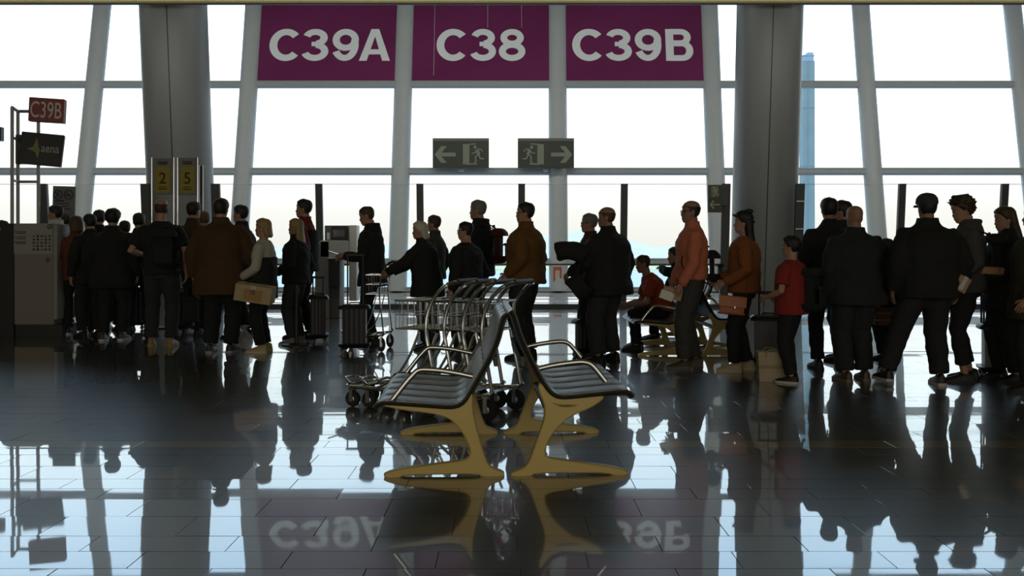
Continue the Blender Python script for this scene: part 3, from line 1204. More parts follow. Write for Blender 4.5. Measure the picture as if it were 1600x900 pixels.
        hb2.loft([inner] + grid, 0, True)
        if style in ('long', 'bob', 'band'):
            L_ = {'long': -.20, 'bob': -.01, 'band': -.24}[style]
            rr = []
            for k_ in range(9):
                z = .185 + (L_ - .185) * k_ / 8
                cx = -.050 - .02 * max(0, (.05 - z) / .25) - .03 * (k_ / 8)
                ry = .083 + .012 * math.sin(k_ / 8 * math.pi) + (.01 if z < .0 else 0)
                rx = .062 - .010 * (k_ / 8)
                if k_ == 8:
                    ry *= .7
                    rx *= .5
                rr.append([hp_((cx + rx * math.cos(a), ry * math.sin(a) * (1 + .03 * math.sin(7 * a + k_)), z)) for a in [2 * math.pi * j / 20 for j in range(20)]])
            hb2.loft(rr)
        if style == 'bun':
            s_ = MB().sphere((-.10, 0, .185), .045, 12, 8)
            hb2.add([hp_(p) for p in s_.v], s_.f)
        if style == 'band':
            s_ = MB().sphere((-.06, 0, .235), (.055, .05, .03), 12, 8)
            hb2.add([hp_(p) for p in s_.v], s_.f)
        ho_ = hb2.build('hair', hm, o)
        if style == 'band':
            bb = MB().tube([hp_(head_pt(float(np.interp(abs(a - math.pi), [0, math.pi], [.12, .19])), a, .021, False)) for a in [2 * math.pi * j / 24 for j in range(24)]], [(.018 * s, .006 * s)] * 24, 8, 0, None, True)
            bb.build('headband', cloth((.02, .045, .035)), o)
    if capc:
        cb = MB()
        n2 = 28
        rr = [[hp_(head_pt(z, 2 * math.pi * j / n2, off, False)) for j in range(n2)] for z, off in ((.148, -.004), (.148, .016), (.165, .018), (.19, .021), (.21, .022), (.225, .022), (.2325, .02))]
        rr.append([hp_((.002 * math.cos(2 * math.pi * j / n2), .002 * math.sin(2 * math.pi * j / n2), .256)) for j in range(n2)])
        cb.loft(rr)
        c_ = cb.build('cap', cloth(capc), o)
        br = MB()
        pl = [(.07 + .105 * math.cos(a), .078 * math.sin(a)) for a in [math.pi * (i / 12 - .5) for i in range(13)]]
        br.prism(pl, lambda u, v, tt: hp_((u, v, .150 + tt - .25 * max(0, u - .07) - 2.2 * v * v)), 0, .006)
        br.build('brim', cloth(capc), c_)
    if glasses:
        gb = MB()
        for sd in (-1, 1):
            gb.tube([hp_((.094, sd * .034 + .025 * math.cos(a), .116 + .019 * math.sin(a))) for a in [2 * math.pi * j / 12 for j in range(12)]], .0028 * s, 4, 0, None, True)
            gb.tube([hp_((.092, sd * .06, .12)), hp_((.05, sd * .077, .122)), hp_((-.012, sd * .079, .115))], .0026 * s, 4)
        gb.tube([hp_((.098, -.012, .12)), hp_((.098, .012, .12))], .0028 * s, 4)
        gb.build('glasses', BLACKPL, o)
    # world-space anchors for things carried
    RM = Matrix.Translation((xw, d, zoff)) @ Matrix.Rotation(R(head), 4, 'Z')
    W = lambda p: RM @ V(p)
    return dict(o=o, s=s, T=T, W=W, V=V, RM=RM, head=head, wrL=wrL, wrR=wrR, elL=elL, elR=elR, hm=HM)


def backpack(P, label, col, size=(.17, .30, .44), cz=1.16, dy=0.0, off=.21, pocket=None):
    """worn on the back of person P (things carried are things of their own)"""
    s = P['s']
    c = P['T']((-off, dy, cz))
    root = MB().rbox((0, 0, 0), [q * s for q in size], .07 * s, 4, 0, .09 * s).build('backpack', cloth(col), None, P['W'](c), (0, 0, R(P['head'])))
    tag(root, label, 'backpack')
    MB().rbox((-size[0] * .52 * s, 0, -size[2] * .17 * s), (.06 * s, size[1] * .8 * s, size[2] * .5 * s), .028 * s, 3, 0, .03 * s).build('front_pocket', cloth(pocket or tuple(v * 1.3 for v in col)), root)
    for sd in (-1, 1):
        pts = [(.05, sd * .09, .20), (.16, sd * .115, .27), (.30, sd * .12, .20), (.355, sd * .125, .05), (.30, sd * .15, -.10), (.06, sd * .13, -.18)]
        MB().tube([Vector(p) * s for p in smooth_path(pts)], [(.024 * s, .007 * s)] * len(smooth_path(pts)), 8).build('shoulder_strap', cloth(col), root)
    MB().tube([Vector(p) * s for p in ((.06, -.03, .21), (.06, -.025, .245), (.06, .025, .245), (.06, .03, .21))], .008 * s, 6).build('top_handle', cloth(col), root)
    return root


K = (.010, .011, .012)
K2 = (.018, .019, .021)
NAVY = (.012, .015, .022)
WS = (.55, .54, .50)
P = {}
Q = 'passengers waiting in the boarding queue'
# left cluster
P[1] = person('head and shoulders of a dark-clad person behind the podium at the far left edge', 4, 512, 345, 180, d=13.6, top=dict(c=K))
P[2] = person('man in dark jacket with white shirt looking left just behind the podium', 88, 516, 321, 185, d=13.15, top=dict(c=NAVY), hair=('short', 'black'), collarc=WS)
P[3] = person('person mostly hidden behind the man at the podium and the woman in rust jacket', 100, 511, 336, 150, d=13.9, top=dict(c=K2), hair=('short', 'brown'))
P[4] = person('brown-haired woman in a rust-red jacket standing beside the podium', 119, 521, 337, 120, d=12.5, top=dict(c=(.135, .035, .018), hem=.80), hair=('bob', 'brown'), sole=WS, legs=K)
P[5] = person('dark-haired person in black between the rust jacket and the long black coat', 141, 521, 328, 140, d=12.0, top=dict(c=K, hem=.75), hair=('short', 'black'))
P[6] = person('person in black showing only the head behind two others in black', 155, 514, 327, 110, d=13.2, top=dict(c=K), hair=('short', 'dark'))
P[7] = person('broad person in long black coat with white-soled sneakers in the left queue', 176, 532, 327, 95, w=1.2, top=dict(c=K, hem=.70, t=.045), hair=('fluffy', 'black'), shoe=(.03, .03, .03), sole=WS)
P[8] = person('short person glimpsed behind the long black coat', 195, 517, 345, 120, d=13.0, top=dict(c=K2), hair=('short', 'dark'))
P[9] = person('slim man in dark jacket left of the bald man', 217, 515, 328, 110, d=12.7, top=dict(c=K2), hair=('short', 'dark'))
P[10] = person('bald man in dark t-shirt with bare forearm and tan boots', 252, 541, 310, 100, w=1.05, top=dict(c=K, sleeve='short', collar=False, hem=.85), legs=(.022, .026, .03), shoe=(.26, .15, .035), sole=(.30, .18, .05), hair=('bald', 'brown'),
              hl=(.20, .24, 1.08), legw=1.08)
P[11] = person('black-haired man in brown jacket looking right in front of the yellow posters', 302, 524, 314, 70, d=12.2, top=dict(c=(.06, .032, .014)), hair=('short', 'black'))
P[12] = person('light-haired person half hidden behind the brown coats', 319, 518, 331, 110, d=13.0, top=dict(c=(.05, .03, .02)), hair=('short', 'light'))
P[13] = person('large man seen from behind in a long brown coat carrying a carton', 345, 551, 310, 88, w=1.25, top=dict(c=(.062, .031, .012), hem=.66, t=.05), legs=K, hair=('short', 'dark'), hr=(.10, -.42, .84), hl=(.04, .33, .86), hood=False, sole=(.30, .30, .28), legw=1.1)
P[14] = person('man with flat dark hair looking left behind the long brown coat', 377, 529, 321, 172, d=11.9, top=dict(c=K2), hair=('short', 'dark'))
P[15] = person('blonde woman in white top with a dark jacket round her waist and pale sneakers', 412, 550, 342, 176, top=dict(c=(.42, .40, .34), t=.02, collar=False), vest=(K, .70, 1.25), legs=K, shoe=(.42, .33, .14), sole=(.50, .46, .34), hair=('bob', 'blonde'), hl=(.24, .18, .98), hr=(.26, -.16, .95), legw=1.05)
P[16] = person('woman with long blonde hair and black jacket behind the barrier post', 463, 538, 342, 172, w=1.1, top=dict(c=K, t=.035), legs=(.03, .032, .034), shoe=(.22, .22, .21), sole=WS, hair=('long', 'blonde'), hl=(.20, .22, 1.0), legw=1.1)
P[17] = person('tall man in dark vest over red top looking left', 476, 529, 312, 178, d=11.9, top=dict(c=(.16, .018, .015)), vest=(K, .84, 1.36), hair=('short', 'dark'))
P[19] = person('man in dark hooded coat looking down at his phone beside a suitcase', 582, 539, 322, 178, d=11.05, top=dict(c=(.010, .012, .011), hem=.74, t=.035), legs=K, hair=('crew', 'brown'), nod=14, hl=(.33, .09, 1.12), hr=(.36, -.10, 1.10), hood=True, lean=3)
P[20] = person('white-haired woman in dark coat pushing a luggage trolley', 668, 546, 345, 176, w=1.15, d=10.5, top=dict(c=K, hem=.72, t=.05), hair=('bob', 'white'), lean=9, hl=(.52, .17, 1.05), hr=(.52, -.17, 1.05), legs=K)
P[21] = person('grey-jacketed person standing behind the white-haired woman', 679, 529, 337, 165, d=11.9, top=dict(c=(.05, .052, .048)), hair=('short', 'brown'))
P[22] = person('broad man with glasses and black sweater behind the stacked trolleys', 728, 550, 341, 150, w=1.25, d=9.9, top=dict(c=K, t=.03, collar=False), hair=('short', 'black'), glasses=True, look=25)
P[23] = person('tall grey-haired man in black hooded jacket looking left over the others', 748, 540, 312, 165, w=1.1, d=10.9, top=dict(c=K, t=.04), hair=('short', 'grey'), hood=True)
P[24] = person('man with glasses in an ochre jacket standing behind the bench', 822, 561, 316, 158, w=1.2, top=dict(c=(.135, .062, .010), t=.045, hem=.84), legs=(.013, .015, .016), hair=('short', 'dark'), glasses=True, look=20, hl=(.12, .28, .95), hr=(.14, -.27, .95), legw=1.15)
P[25] = person('man with glasses in a reddish shirt beside the man in dark suit jacket', 922, 558, 336, 172, d=9.9, top=dict(c=(.07, .025, .02)), hair=('short', 'grey'), glasses=True, legs=K)
P[26] = person('heavy man in dark suit jacket with white collar seen from behind', 949, 566, 323, 140, w=1.35, top=dict(c=K, t=.045, hem=.76), legs=(.022, .024, .028), hair=('bald', 'brown'), look=25, collarc=None, hl=(.30, .30, 1.0), fl=(.0, .17, 0), fr=(.02, -.15, 0), legw=1.12, skin=SKIND)
# benches further back carry the seated ones
P[27] = person('boy in an orange-red t-shirt sitting bent forward on a far bench', 1040, 543, 389, 180, d=10.45, seat=.535, H=1.52, top=dict(c=(.36, .058, .022), sleeve='short', collar=False, hem=.92, t=.02), hair=('crew', 'brown'), lean=28, hl=(.52, .12, .62), hr=(.54, -.10, .60), fl=(.42, .12, 0), fr=(.36, -.12, 0), legs=K, zoff=0.0)
P[28] = person('person in black sitting with a hand raised to the face behind the pink shirt', 1070, 540, 385, 180, d=11.55, seat=.50, H=1.62, top=dict(c=K, hem=.92), hair=('short', 'dark'), lean=12, hl=(.34, .10, 1.02), hr=(.45, -.12, .62), fl=(.45, .12, 0), fr=(.40, -.12, 0), legs=K)
P[29] = person('balding man with glasses in a salmon-pink shirt holding papers', 1081, 574, 313, 180, w=1.1, top=dict(c=(.52, .155, .085), t=.02, hem=.92, collar=True, name='shirt'), legs=(.045, .045, .043), hair=('bald', 'dark'), glasses=True, hl=(.16, .25, .86), hr=(.16, -.24, .84), shoe=(.04, .03, .02), sole=(.12, .10, .08), legw=1.12, fl=(.10, .12, 0), fr=(-.06, -.12, 0), skin=SKIND)
# right cluster
P[30] = person('woman with long dark hair and headband in an orange-brown top', 1163, 580, 330, 165, w=1.08, top=dict(c=(.22, .072, .018), t=.035, hem=.86, collar=False, name='sweater'), legs=K, shoe=(.45, .36, .21), sole=(.52, .44, .30), hair=('band', 'black'), hl=(.20, .25, .98), hr=(.28, -.20, 1.0), fl=(.10, .10, 0), fr=(-.03, -.12, 0))
P[31] = person('black-haired boy in a red t-shirt wearing a black backpack', 1237, 597, 370, 140, w=1.12, top=dict(c=(.23, .018, .014), sleeve='short', collar=False, t=.035, hem=.82), legs=K, shoe=K, sole=(.55, .52, .46), hair=('fluffy', 'black'), hl=(.24, .20, 1.02), hr=(.2, -.2, 1.02), look=10, group=Q)
P[32] = person('short-haired man in black seen from behind left of the bald man', 1296, 586, 318, 88, d=8.75, top=dict(c=K, t=.03), legs=K, hair=('short', 'black'), skin=SKIND)
P[33] = person('dark-haired man whose head shows between the two men seen from behind', 1317, 572, 321, 150, d=9.4, top=dict(c=K2), hair=('short', 'dark'))
P[34] = person('broad bald man in dark jacket seen from behind in the right queue', 1336, 595, 321, 98, w=1.3, top=dict(c=(.012, .015, .017), t=.045, hem=.76), legs=(.014, .017, .019), hair=('none', 'dark'), shoe=(.06, .045, .025), sole=(.16, .12, .08), legw=1.15, skin=SKIND)
P[39] = person('child in black half hidden between the bald man and the man with the cap', 1386, 562, 372, 120, d=9.5, top=dict(c=K, t=.04), hair=('short', 'dark'), legs=K, hl=(.3, .2, .85))
P[35] = person('man in a baseball cap and black jacket stepping out with one foot', 1449, 601, 304, 92, w=1.3, top=dict(c=(.009, .010, .010), t=.045, hem=.80), legs=(.014, .015, .016), hair=('short', 'dark'), capc=(.035, .036, .034), shoe=K, sole=(.50, .47, .40), fl=(.06, .37, 0.0), fr=(-.03, -.10, 0), legw=1.1, skin=SKIND)
P[36] = person('curly-haired young man in a grey hooded sweatshirt looking down', 1511, 600, 312, 165, d=7.95, top=dict(c=(.055, .052, .05), t=.035, hem=.84), legs=K, hair=('curly', 'brown'), shoe=K, sole=K2, nod=16, hood=True, hl=(.20, .26, .97), hr=(.26, -.2, .98), baref=True, look=8)
P[37] = person('woman with long brown hair in a black coat holding a parcel', 1574, 601, 329, 176, d=7.95, w=1.1, top=dict(c=K, t=.045, hem=.70), legs=K, hair=('long', 'brown'), nod=8, hl=(.34, .13, 1.06), hr=(.34, -.10, 1.05))
P[38] = person('person in an olive coat cut off by the right edge', 1619, 612, 318, 150, w=1.2, d=7.35, top=dict(c=(.030, .030, .016), t=.05, hem=.68), legs=K, hair=('short', 'dark'))

backpack(P[10], 'dark backpack on the back of the bald man in the t-shirt', (.010, .012, .014), dy=-.08)
backpack(P[23], 'dark red backpack worn by the tall grey-haired man', (.06, .012, .010), (.2, .3, .42), 1.2, 0, .25, (.10, .018, .014))
backpack(P[29], 'dark backpack behind the man in the salmon-pink shirt', (.012, .013, .014), (.16, .28, .34), 1.06)
backpack(P[31], 'black backpack on the boy in the red t-shirt', (.010, .011, .012), (.24, .36, .52), 1.12, -.05, .24)
backpack(P[36], 'black backpack worn by the curly-haired young man', (.009, .010, .010), (.22, .32, .48), 1.16, 0, .25)

# ================================================================== BENCHES
BX, BY, BLEN = X(793, 4.58), 4.58, 1.12


def c2(cx, cy):
    return ((560 + cx / 2.647 - 793) / 306.0, (736.6 - 420 - cy / 2.647) / 306.0)


PADM = mat('bench_pad', (.15, .175, .19), .32, 0, .12, 40, .05)
EDGEM = mat('bench_edge', (.05, .052, .05), .25, .6, .1)
LEGM = mat('bench_leg_bronze', (.58, .44, .15), .42, .1, .08, 12, 0.0)
SHELLM = mat('bench_shell', (.022, .022, .022), .5)


def bench(side):
    root = empty('airport_bench', (BX, BY, 0), R(2.66))
    if side < 0:
        prof = [(68, 552), (80, 538), (100, 529), (200, 537), (300, 545), (370, 551), (410, 548), (438, 530), (460, 492), (480, 455), (505, 412), (530, 368), (556, 315), (574, 268), (585, 225), (594, 188), (604, 172), (616, 168)]
        legp = [(100, 536), (200, 544), (300, 552), (380, 559), (425, 553), (452, 520), (468, 492), (466, 560), (480, 625), (500, 700), (525, 780), (545, 808), (597, 826), (598, 838), (512, 838), (500, 823), (330, 823), (182, 825), (170, 838), (115, 838), (113, 826), (180, 808), (320, 792), (440, 778), (466, 760), (469, 728), (450, 680), (415, 625), (370, 588), (300, 570), (180, 556)]
        slot = None
        arm = [(140, 524), (160, 497), (200, 446), (235, 408), (248, 399), (268, 396), (330, 400), (400, 411), (472, 427)]
    else:
        prof = [(1143, 513), (1132, 499), (1117, 490), (1040, 496), (950, 505), (870, 513), (832, 513), (806, 502), (784, 478), (766, 450), (745, 415), (722, 370), (700, 325), (680, 280), (664, 238), (653, 200), (643, 168), (630, 152)]
        legp = [(755, 455), (785, 498), (812, 516), (850, 523), (930, 518), (1012, 512), (1010, 522), (960, 556), (880, 585), (815, 640), (777, 700), (766, 745), (776, 768), (830, 778), (950, 795), (1060, 812), (1117, 828), (1112, 839), (1062, 839), (1040, 826), (900, 823), (725, 823), (715, 838), (637, 838), (638, 829), (690, 812), (712, 785), (735, 720), (765, 640), (779, 590), (776, 540), (750, 480)]
        slot = [(800, 532), (830, 541), (900, 542), (916, 549), (900, 556), (850, 560), (822, 552)]
        arm = [(1030, 452), (1008, 424), (985, 395), (966, 377), (945, 370), (920, 368), (850, 376), (790, 386), (750, 396)]
    pf = [Vector(c2(*p)) for p in chaikin(prof, 2, False)]
    sgn = 1 if side < 0 else -1
    # arc-length resample
    cum = [0.0]
    for a, b in zip(pf, pf[1:]):
        cum.append(cum[-1] + (b - a).length)
    tot = cum[-1]

    def at(t):
        t = min(max(t, 0), tot)
        for i in range(len(pf) - 1):
            if cum[i + 1] >= t:
                return pf[i].lerp(pf[i + 1], (t - cum[i]) / max(1e-9, cum[i + 1] - cum[i]))
        return pf[-1]

    def nrm(t):
        d_ = (at(t + .012) - at(t - .012)).normalized()
        return Vector((-d_.y, d_.x)) * sgn
    NS = 5
    seam = tot * .70
    for i in range(NS):
        y0, y1 = .022 + (BLEN - .044) * i / NS + .0035, .022 + (BLEN - .044) * (i + 1) / NS - .0035
        for t0, t1 in ((.002, seam - .003), (seam + .003, tot - .002)):
            m = 16
            rings = []
            for k in range(m + 1):
                t = t0 + (t1 - t0) * k / m
                p, n_ = at(t), nrm(t)
                e = .7 if k in (0, m) else 1.0
                ring = []
                for q in range(9):
                    f = q / 8
                    hgt = (.002 + .012 * math.sin(math.pi * f) ** .55) * e
                    pp = p + n_ * hgt
                    ring.append((pp.x, y0 + (y1 - y0) * f, pp.y))
                pb = p - n_ * .012
                ring += [(pb.x, y1, pb.y), (pb.x, y0, pb.y)]
                rings.append(ring)
            MB().loft(rings).build('seat_pad', PADM, root)
    # shell under the pads
    N = 30
    up = [at(tot * k / N) - nrm(tot * k / N) * .011 for k in range(N + 1)]
    lo = [at(tot * k / N) - nrm(tot * k / N) * .022 for k in range(N + 1)]
    MB().prism([tuple(p) for p in up + lo[::-1]], lambda u, v, t: (u, t, v), .015, BLEN - .015).build('seat_shell', SHELLM, root)
    for yy in (.008, BLEN - .008):
        pts = [at(tot * k / 40) - nrm(tot * k / 40) * .002 for k in range(41)]
        MB().tube([(p.x, yy, p.y) for p in pts], [(.010, .014)] * 41, 8, 0, (0, 1, 0)).build('edge_trim', EDGEM, root)
        hl_ = [at(tot * k / 40) + nrm(tot * k / 40) * .010 for k in range(41)]
        MB().tube([(p.x, yy - .004, p.y) for p in hl_], .0035, 6).build('edge_bead', CHROME, root)
    # cast legs at both ends
    sp = [[c2(*p) for p in chaikin(legp, 1)]]
    if slot:
        sp.append([c2(*p) for p in chaikin(slot, 1)])
    me = curve_mesh('leg_frame', sp, .017, .008, LEGM)
    for yy in (.030, BLEN - .030):
        link('leg_frame', me, root, (0, yy, 0), (R(90), 0, 0))
    # cross beams and armrests
    bx, bz = (c2(440, 585) if side < 0 else c2(800, 590))
    MB().tube([(bx, .03, bz), (bx, BLEN - .03, bz)], .022, 10).build('cross_beam', DARKMETAL, root)
    bx, bz = (c2(545, 365) if side < 0 else c2(705, 365))
    MB().box((bx - sgn * -.03, BLEN / 2, bz), (.02, BLEN - .06, .05)).build('back_rail', DARKMETAL, root)
    ap = [c2(*p) for p in arm]
    for yy in (.035, BLEN - .035):
        q = smooth_path([(a, yy, b) for a, b in ap], 1)
        MB().tube(q, [(.014, .011)] * len(q), 10, 0, (0, 1, 0)).build('armrest', CHROME, root)
    return root


bl = tag(bench(-1), 'grey ribbed two-seat bench facing left, nearest in front, with bronze legs', 'bench', 'airport benches')
br_ = tag(bench(1), 'grey ribbed two-seat bench facing right, back to back with its twin in front', 'bench', 'airport benches')
for (src, x_, y_, lab) in ((bl, 2.02, 9.85, 'far bench facing left with the boy in red sitting on it'), (br_, 2.02, 9.85, 'far bench facing right behind the man in the pink shirt'),
                           (bl, 2.50, 11.0, 'farthest bench, facing left, under the seated person in black')):
    c = copy_tree(src)
    c.location = (x_, y_, 0)
    c.rotation_euler = (0, 0, 0)
    c['label'] = lab


# ================================================================== LUGGAGE TROLLEYS
def make_trolley():
    root = empty('luggage_trolley')
    f = MB()
    f.tube(smooth_path([(-.42, .24, .20), (-.38, .24, .165), (.0, .22, .155), (.34, .16, .15), (.44, .10, .15), (.46, 0, .15), (.44, -.10, .15), (.34, -.16, .15), (0, -.22, .155), (-.38, -.24, .165), (-.42, -.24, .20)], 1), .014, 8)
    f.build('base_frame', CHROME, root)
    for x_ in (-.3, -.1, .1, .28):
        hw = .235 - .05 * max(0, x_) / .4 - .02
        MB().box((x_, 0, .158), (.05, hw * 2, .012), None, 0, .003).build('platform_slat', STEEL, root)
    MB().tube(smooth_path([(.40, .11, .165), (.47, .08, .20), (.48, 0, .20), (.47, -.08, .20), (.40, -.11, .165)], 1), .011, 8).build('front_bumper', CHROME, root)
    for sd in (-1, 1):
        MB().tube(smooth_path([(-.40, sd * .24, .18), (-.36, sd * .24, .40), (-.31, sd * .24, .62), (-.36, sd * .24, .80), (-.46, sd * .24, .905), (-.50, sd * .22, .925)], 2), .014, 8).build('upright', CHROME, root)
        MB().tube(smooth_path([(.10, sd * .21, .16), (-.06, sd * .22, .24), (-.18, sd * .225, .40), (-.26, sd * .23, .58)], 2), .010, 8).build('brace', CHROME, root)
    h = MB().tube(smooth_path([(-.49, -.24, .922), (-.52, -.20, .935), (-.525, 0, .94), (-.52, .20, .935), (-.49, .24, .922)], 1), .014, 8).build('handle_bar', CHROME, root)
    MB().tube([(-.525, -.15, .94), (-.525, .15, .94)], .019, 10).build('grip', BLACKPL, h)
    b = MB()
    x0, x1, z0, z1, hw = -.37, -.06, .60, .80, .215
    for z, r in ((z1, .008), (z0, .006), ((z0 + z1) / 2, .004)):
        b.tube([(x0, -hw, z), (x1, -hw, z), (x1, hw, z), (x0, hw, z)], r, 6, 0, None, True)
    for i in range(9):
        yy = -hw + 2 * hw * i / 8
        b.tube([(x1, yy, z1), (x1, yy, z0), (x0, yy, z0), (x0, yy, z1)], .0035, 4)
    for i in range(1, 6):
        xx = x0 + (x1 - x0) * i / 6
        b.tube([(xx, -hw, z1), (xx, -hw, z0), (xx, hw, z0), (xx, hw, z1)], .0035, 4)
    b.build('wire_basket', CHROME, root)
    for (x_, y_, r) in ((-.36, .24, .075), (-.36, -.24, .075), (.36, .13, .06), (.36, -.13, .06)):
        w = MB().lathe([(r * .55, -.016), (r * .93, -.016), (r, -.008), (r, .008), (r * .93, .016), (r * .55, .016)], (x_, y_, r), 'y', 20)
        wo = w.build('wheel', RUBBER, root)
        MB().lathe([(.012, -.019), (r * .55, -.012), (r * .55, .012), (.012, .019)], (x_, y_, r), 'y', 14).build('hub', STEEL, wo)
        MB().box((x_ + .005, y_ - .023, r + .03), (.03, .004, .10)).box((x_ + .005, y_ + .023, r + .03), (.03, .004, .10)).box((x_ + .005, y_, r * 2 + .012 if r > .07 else .14), (.045, .05, .014)).build('fork', STEEL, root)
    return root


tr0 = make_trolley()
thd = R(180 - 24)
fx, fy_ = X(628, 6.5), 6.62
labs = ('front luggage trolley of the row behind the bench, basket farthest left', 'second luggage trolley from the left end of the row',
        'third luggage trolley of the row, partly behind the bench back', 'rear luggage trolley of the row, handle just behind the bench back')
for i in range(4):
    t = tr0 if i == 0 else copy_tree(tr0)
    dx = .145 * i
    t.location = (fx - math.cos(thd) * dx, fy_ - math.sin(thd) * dx, 0)
    t.rotation_euler = (0, 0, thd)
    tag(t, labs[i], 'trolley', 'nested luggage trolleys behind the bench')
t = copy_tree(tr0)
t.location = (X(573, 10.5), 10.52, 0)
t.rotation_euler = (0, 0, R(176))
t.scale = (.62, 1.0, 1.1)
tag(t, 'single luggage trolley pushed by the white-haired woman', 'trolley', 'luggage trolleys in use')


# ================================================================== LUGGAGE AND CARRIED THINGS
def suitcase(px, yb, w, h, dep, rz, label, col=(.012, .012, .013), handle=.0, d=None, ribs=True):
    d = d or FD(yb)
    root = MB().rbox((0, 0, .06 + (h - .06) / 2), (w, dep, h - .06), .05, 4, 0, .05).build('suitcase', mat('case_%d' % int(col[0] * 2000), col, .42, 0, .1, 30), None, (X(px, d), d, 0), (0, 0, R(rz)))
    tag(root, label, 'suitcase', 'wheeled suitcases in the queue')
    if ribs:
        for i in range(5):
            MB().box((-w * .32 + w * .16 * i, -dep / 2 - .002, .06 + (h - .06) / 2), (w * .05, .012, (h - .06) * .82), None, 0, .004).build('shell_rib', mat('case_rib', (.008, .008, .009), .5), root)
    for sx in (-1, 1):
        for sy in (-1, 1):
            wx, wy = sx * (w / 2 - .05), sy * (dep / 2 - .04)
            wo = MB().lathe([(.008, -.012), (.026, -.012), (.026, .012), (.008, .012)], (wx, wy, .026), 'y', 14).build('wheel', mat('case_wheel', (.16, .16, .15), .5), root)
            MB().box((wx, wy, .05), (.03, .04, .026), None, 0, .005).build('wheel_fork', BLACKPL, wo)
    if handle:
        hw = w * .24
        hb = MB()
        for sx in (-1, 1):
            hb.tube([(sx * hw, dep * .3, h - .03), (sx * hw, dep * .3, h + handle)], .009, 8)
        ho = hb.build('pull_rods', STEEL if handle < .2 else DARKMETAL, root)
        MB().box((0, dep * .3, h + handle), (hw * 2 + .05, .03, .03), None, 0, .01).build('pull_grip', BLACKPL, ho)
    MB().tube([(-.06, 0, h - .01), (-.05, 0, h + .02), (.05, 0, h + .02), (.06, 0, h - .01)], .009, 6).build('carry_handle', BLACKPL, root)
    return root


suitcase(497, 533, .27, .60, .40, 12, 'slim black suitcase with raised handle beside the long-haired blonde woman', handle=.22, d=11.35)
suitcase(554, 541, .36, .55, .26, 4, 'black suitcase with tall raised handle in front of the man with the phone', handle=.56, d=10.18)
suitcase(914, 560, .28, .42, .22, 20, 'small black suitcase at the feet of the heavy man in the suit jacket', d=9.75)
s4 = suitcase(1200, 574, .36, .52, .26, -16, 'black suitcase between the woman in orange-brown and the boy in red', handle=.22, d=8.85, ribs=False)

suitcase(208, 515, .40, .62, .26, 8, 'grey suitcase standing behind the legs of the slim man left of the bald man', col=(.03, .032, .032), handle=.2, d=13.3)
suitcase(288, 521, .42, .60, .26, -6, 'dark suitcase on the floor behind the black bag', col=(.02, .021, .021), handle=.2, d=12.75)
# black shopping bag beside the long brown coat
d = 10.75
o = MB().rbox((0, 0, .17), (.22, .12, .30), .03, 3, 0, .02).build('shopping_bag', cloth(K), None, (X(298, d), d, Z(506, d)))
tag(o, 'black bag hanging at the left side of the man in the long brown coat', 'bag')
MB().tube(smooth_path([(-.06, 0, .31), (-.05, 0, .46), (.05, 0, .46), (.06, 0, .31)], 1), .008, 6).build('bag_handle', cloth(K2), o)
# carton carried in the right hand
d = 9.88
o = MB().box((0, 0, 0), (.40, .24, .19), None, 0, .006).build('carton', mat('carton_board', (.42, .33, .19), .8, 0, .12, 14), None, (X(399, d), d, Z(458, d)), (R(4), R(9), R(3)))
tag(o, 'tan cardboard carton carried by the man in the long brown coat', 'box')
MB().box((0, 0, .097), (.41, .05, .003)).box((0, -.122, .045), (.06, .003, .10)).build('tape', mat('carton_tape', (.50, .42, .28), .4), o)
MB().box((0, -.122, -.01), (.20, .003, .12)).build('print_panel', mat('carton_print', (.40, .22, .08), .8, 0, .3, 40), o)
MB().tube(smooth_path([(-.10, 0, .095), (-.07, 0, .135), (.07, 0, .135), (.10, 0, .095)], 1), .008, 6).build('carry_strap', BLACKPL, o)
# clear plastic bag on the floor
PLAST = bpy.data.materials.new('clear_plastic')
PLAST.use_nodes = True
_b = PLAST.node_tree.nodes['Principled BSDF']
_b.inputs['Base Color'].default_value = (.75, .77, .76, 1)
_b.inputs['Roughness'].default_value = .25
_b.inputs['Alpha'].default_value = .45
d = 10.55
pb = MB()
rr = []
for k, (z, r, wob) in enumerate(((.0, .06, .2), (.02, .10, .2), (.09, .115, .25), (.16, .10, .3), (.20, .06, .4), (.225, .022, .2), (.26, .05, .6), (.28, .062, .7))):
    rr.append([Vector((r * (1 + wob * .3 * math.sin(3 * a + k)) * math.cos(a), r * .8 * (1 + wob * .3 * math.sin(4 * a + 2 * k)) * math.sin(a), z)) for a in [2 * math.pi * j / 16 for j in range(16)]])
pb.loft(rr)
o = pb.build('plastic_bag', PLAST, None, (X(380, d), d, 0))
tag(o, 'crumpled clear plastic bag on the floor beside the pale sneakers', 'bag')
MB().rbox((0, 0, .09), (.10, .08, .13), .02, 3).build('contents', mat('bag_contents', (.05, .05, .05), .6), o)
# phone in the hands of the man with the hooded coat
a = P[19]
m = (a['wrL'] + a['wrR']) / 2
pos = a['W'](m + Vector((.145, 0, .045)))
o = MB().box((0, 0, 0), (.15, .075, .009), None, 0, .003).build('phone', BLACKPL, None, pos, (0, R(-18), R(178)))
tag(o, 'phone held by the man in the hooded coat', 'phone')
MB().box((0, 0, .0052), (.135, .066, .001)).build('screen', mat('phone_screen', (.5, .52, .5), .1), o)
# papers in the hand of the man in pink
a = P[29]
pos = a['W'](a['wrL'] + Vector((.085, -.02, -.075)))
o = MB().box((0, 0, 0), (.19, .02, .12), None, 0, .004).build('wallet', mat('wallet_tan', (.33, .24, .13), .6), None, pos, (0, R(12), 0))
tag(o, 'tan travel wallet with papers in the hand of the man in pink', 'wallet')
MB().box((-.05, -.004, -.03), (.13, .014, .085), (0, R(8), 0)).build('paper_sheet', PAPER, o)
# folded coat and bag carried by the heavy man
d = 9.05


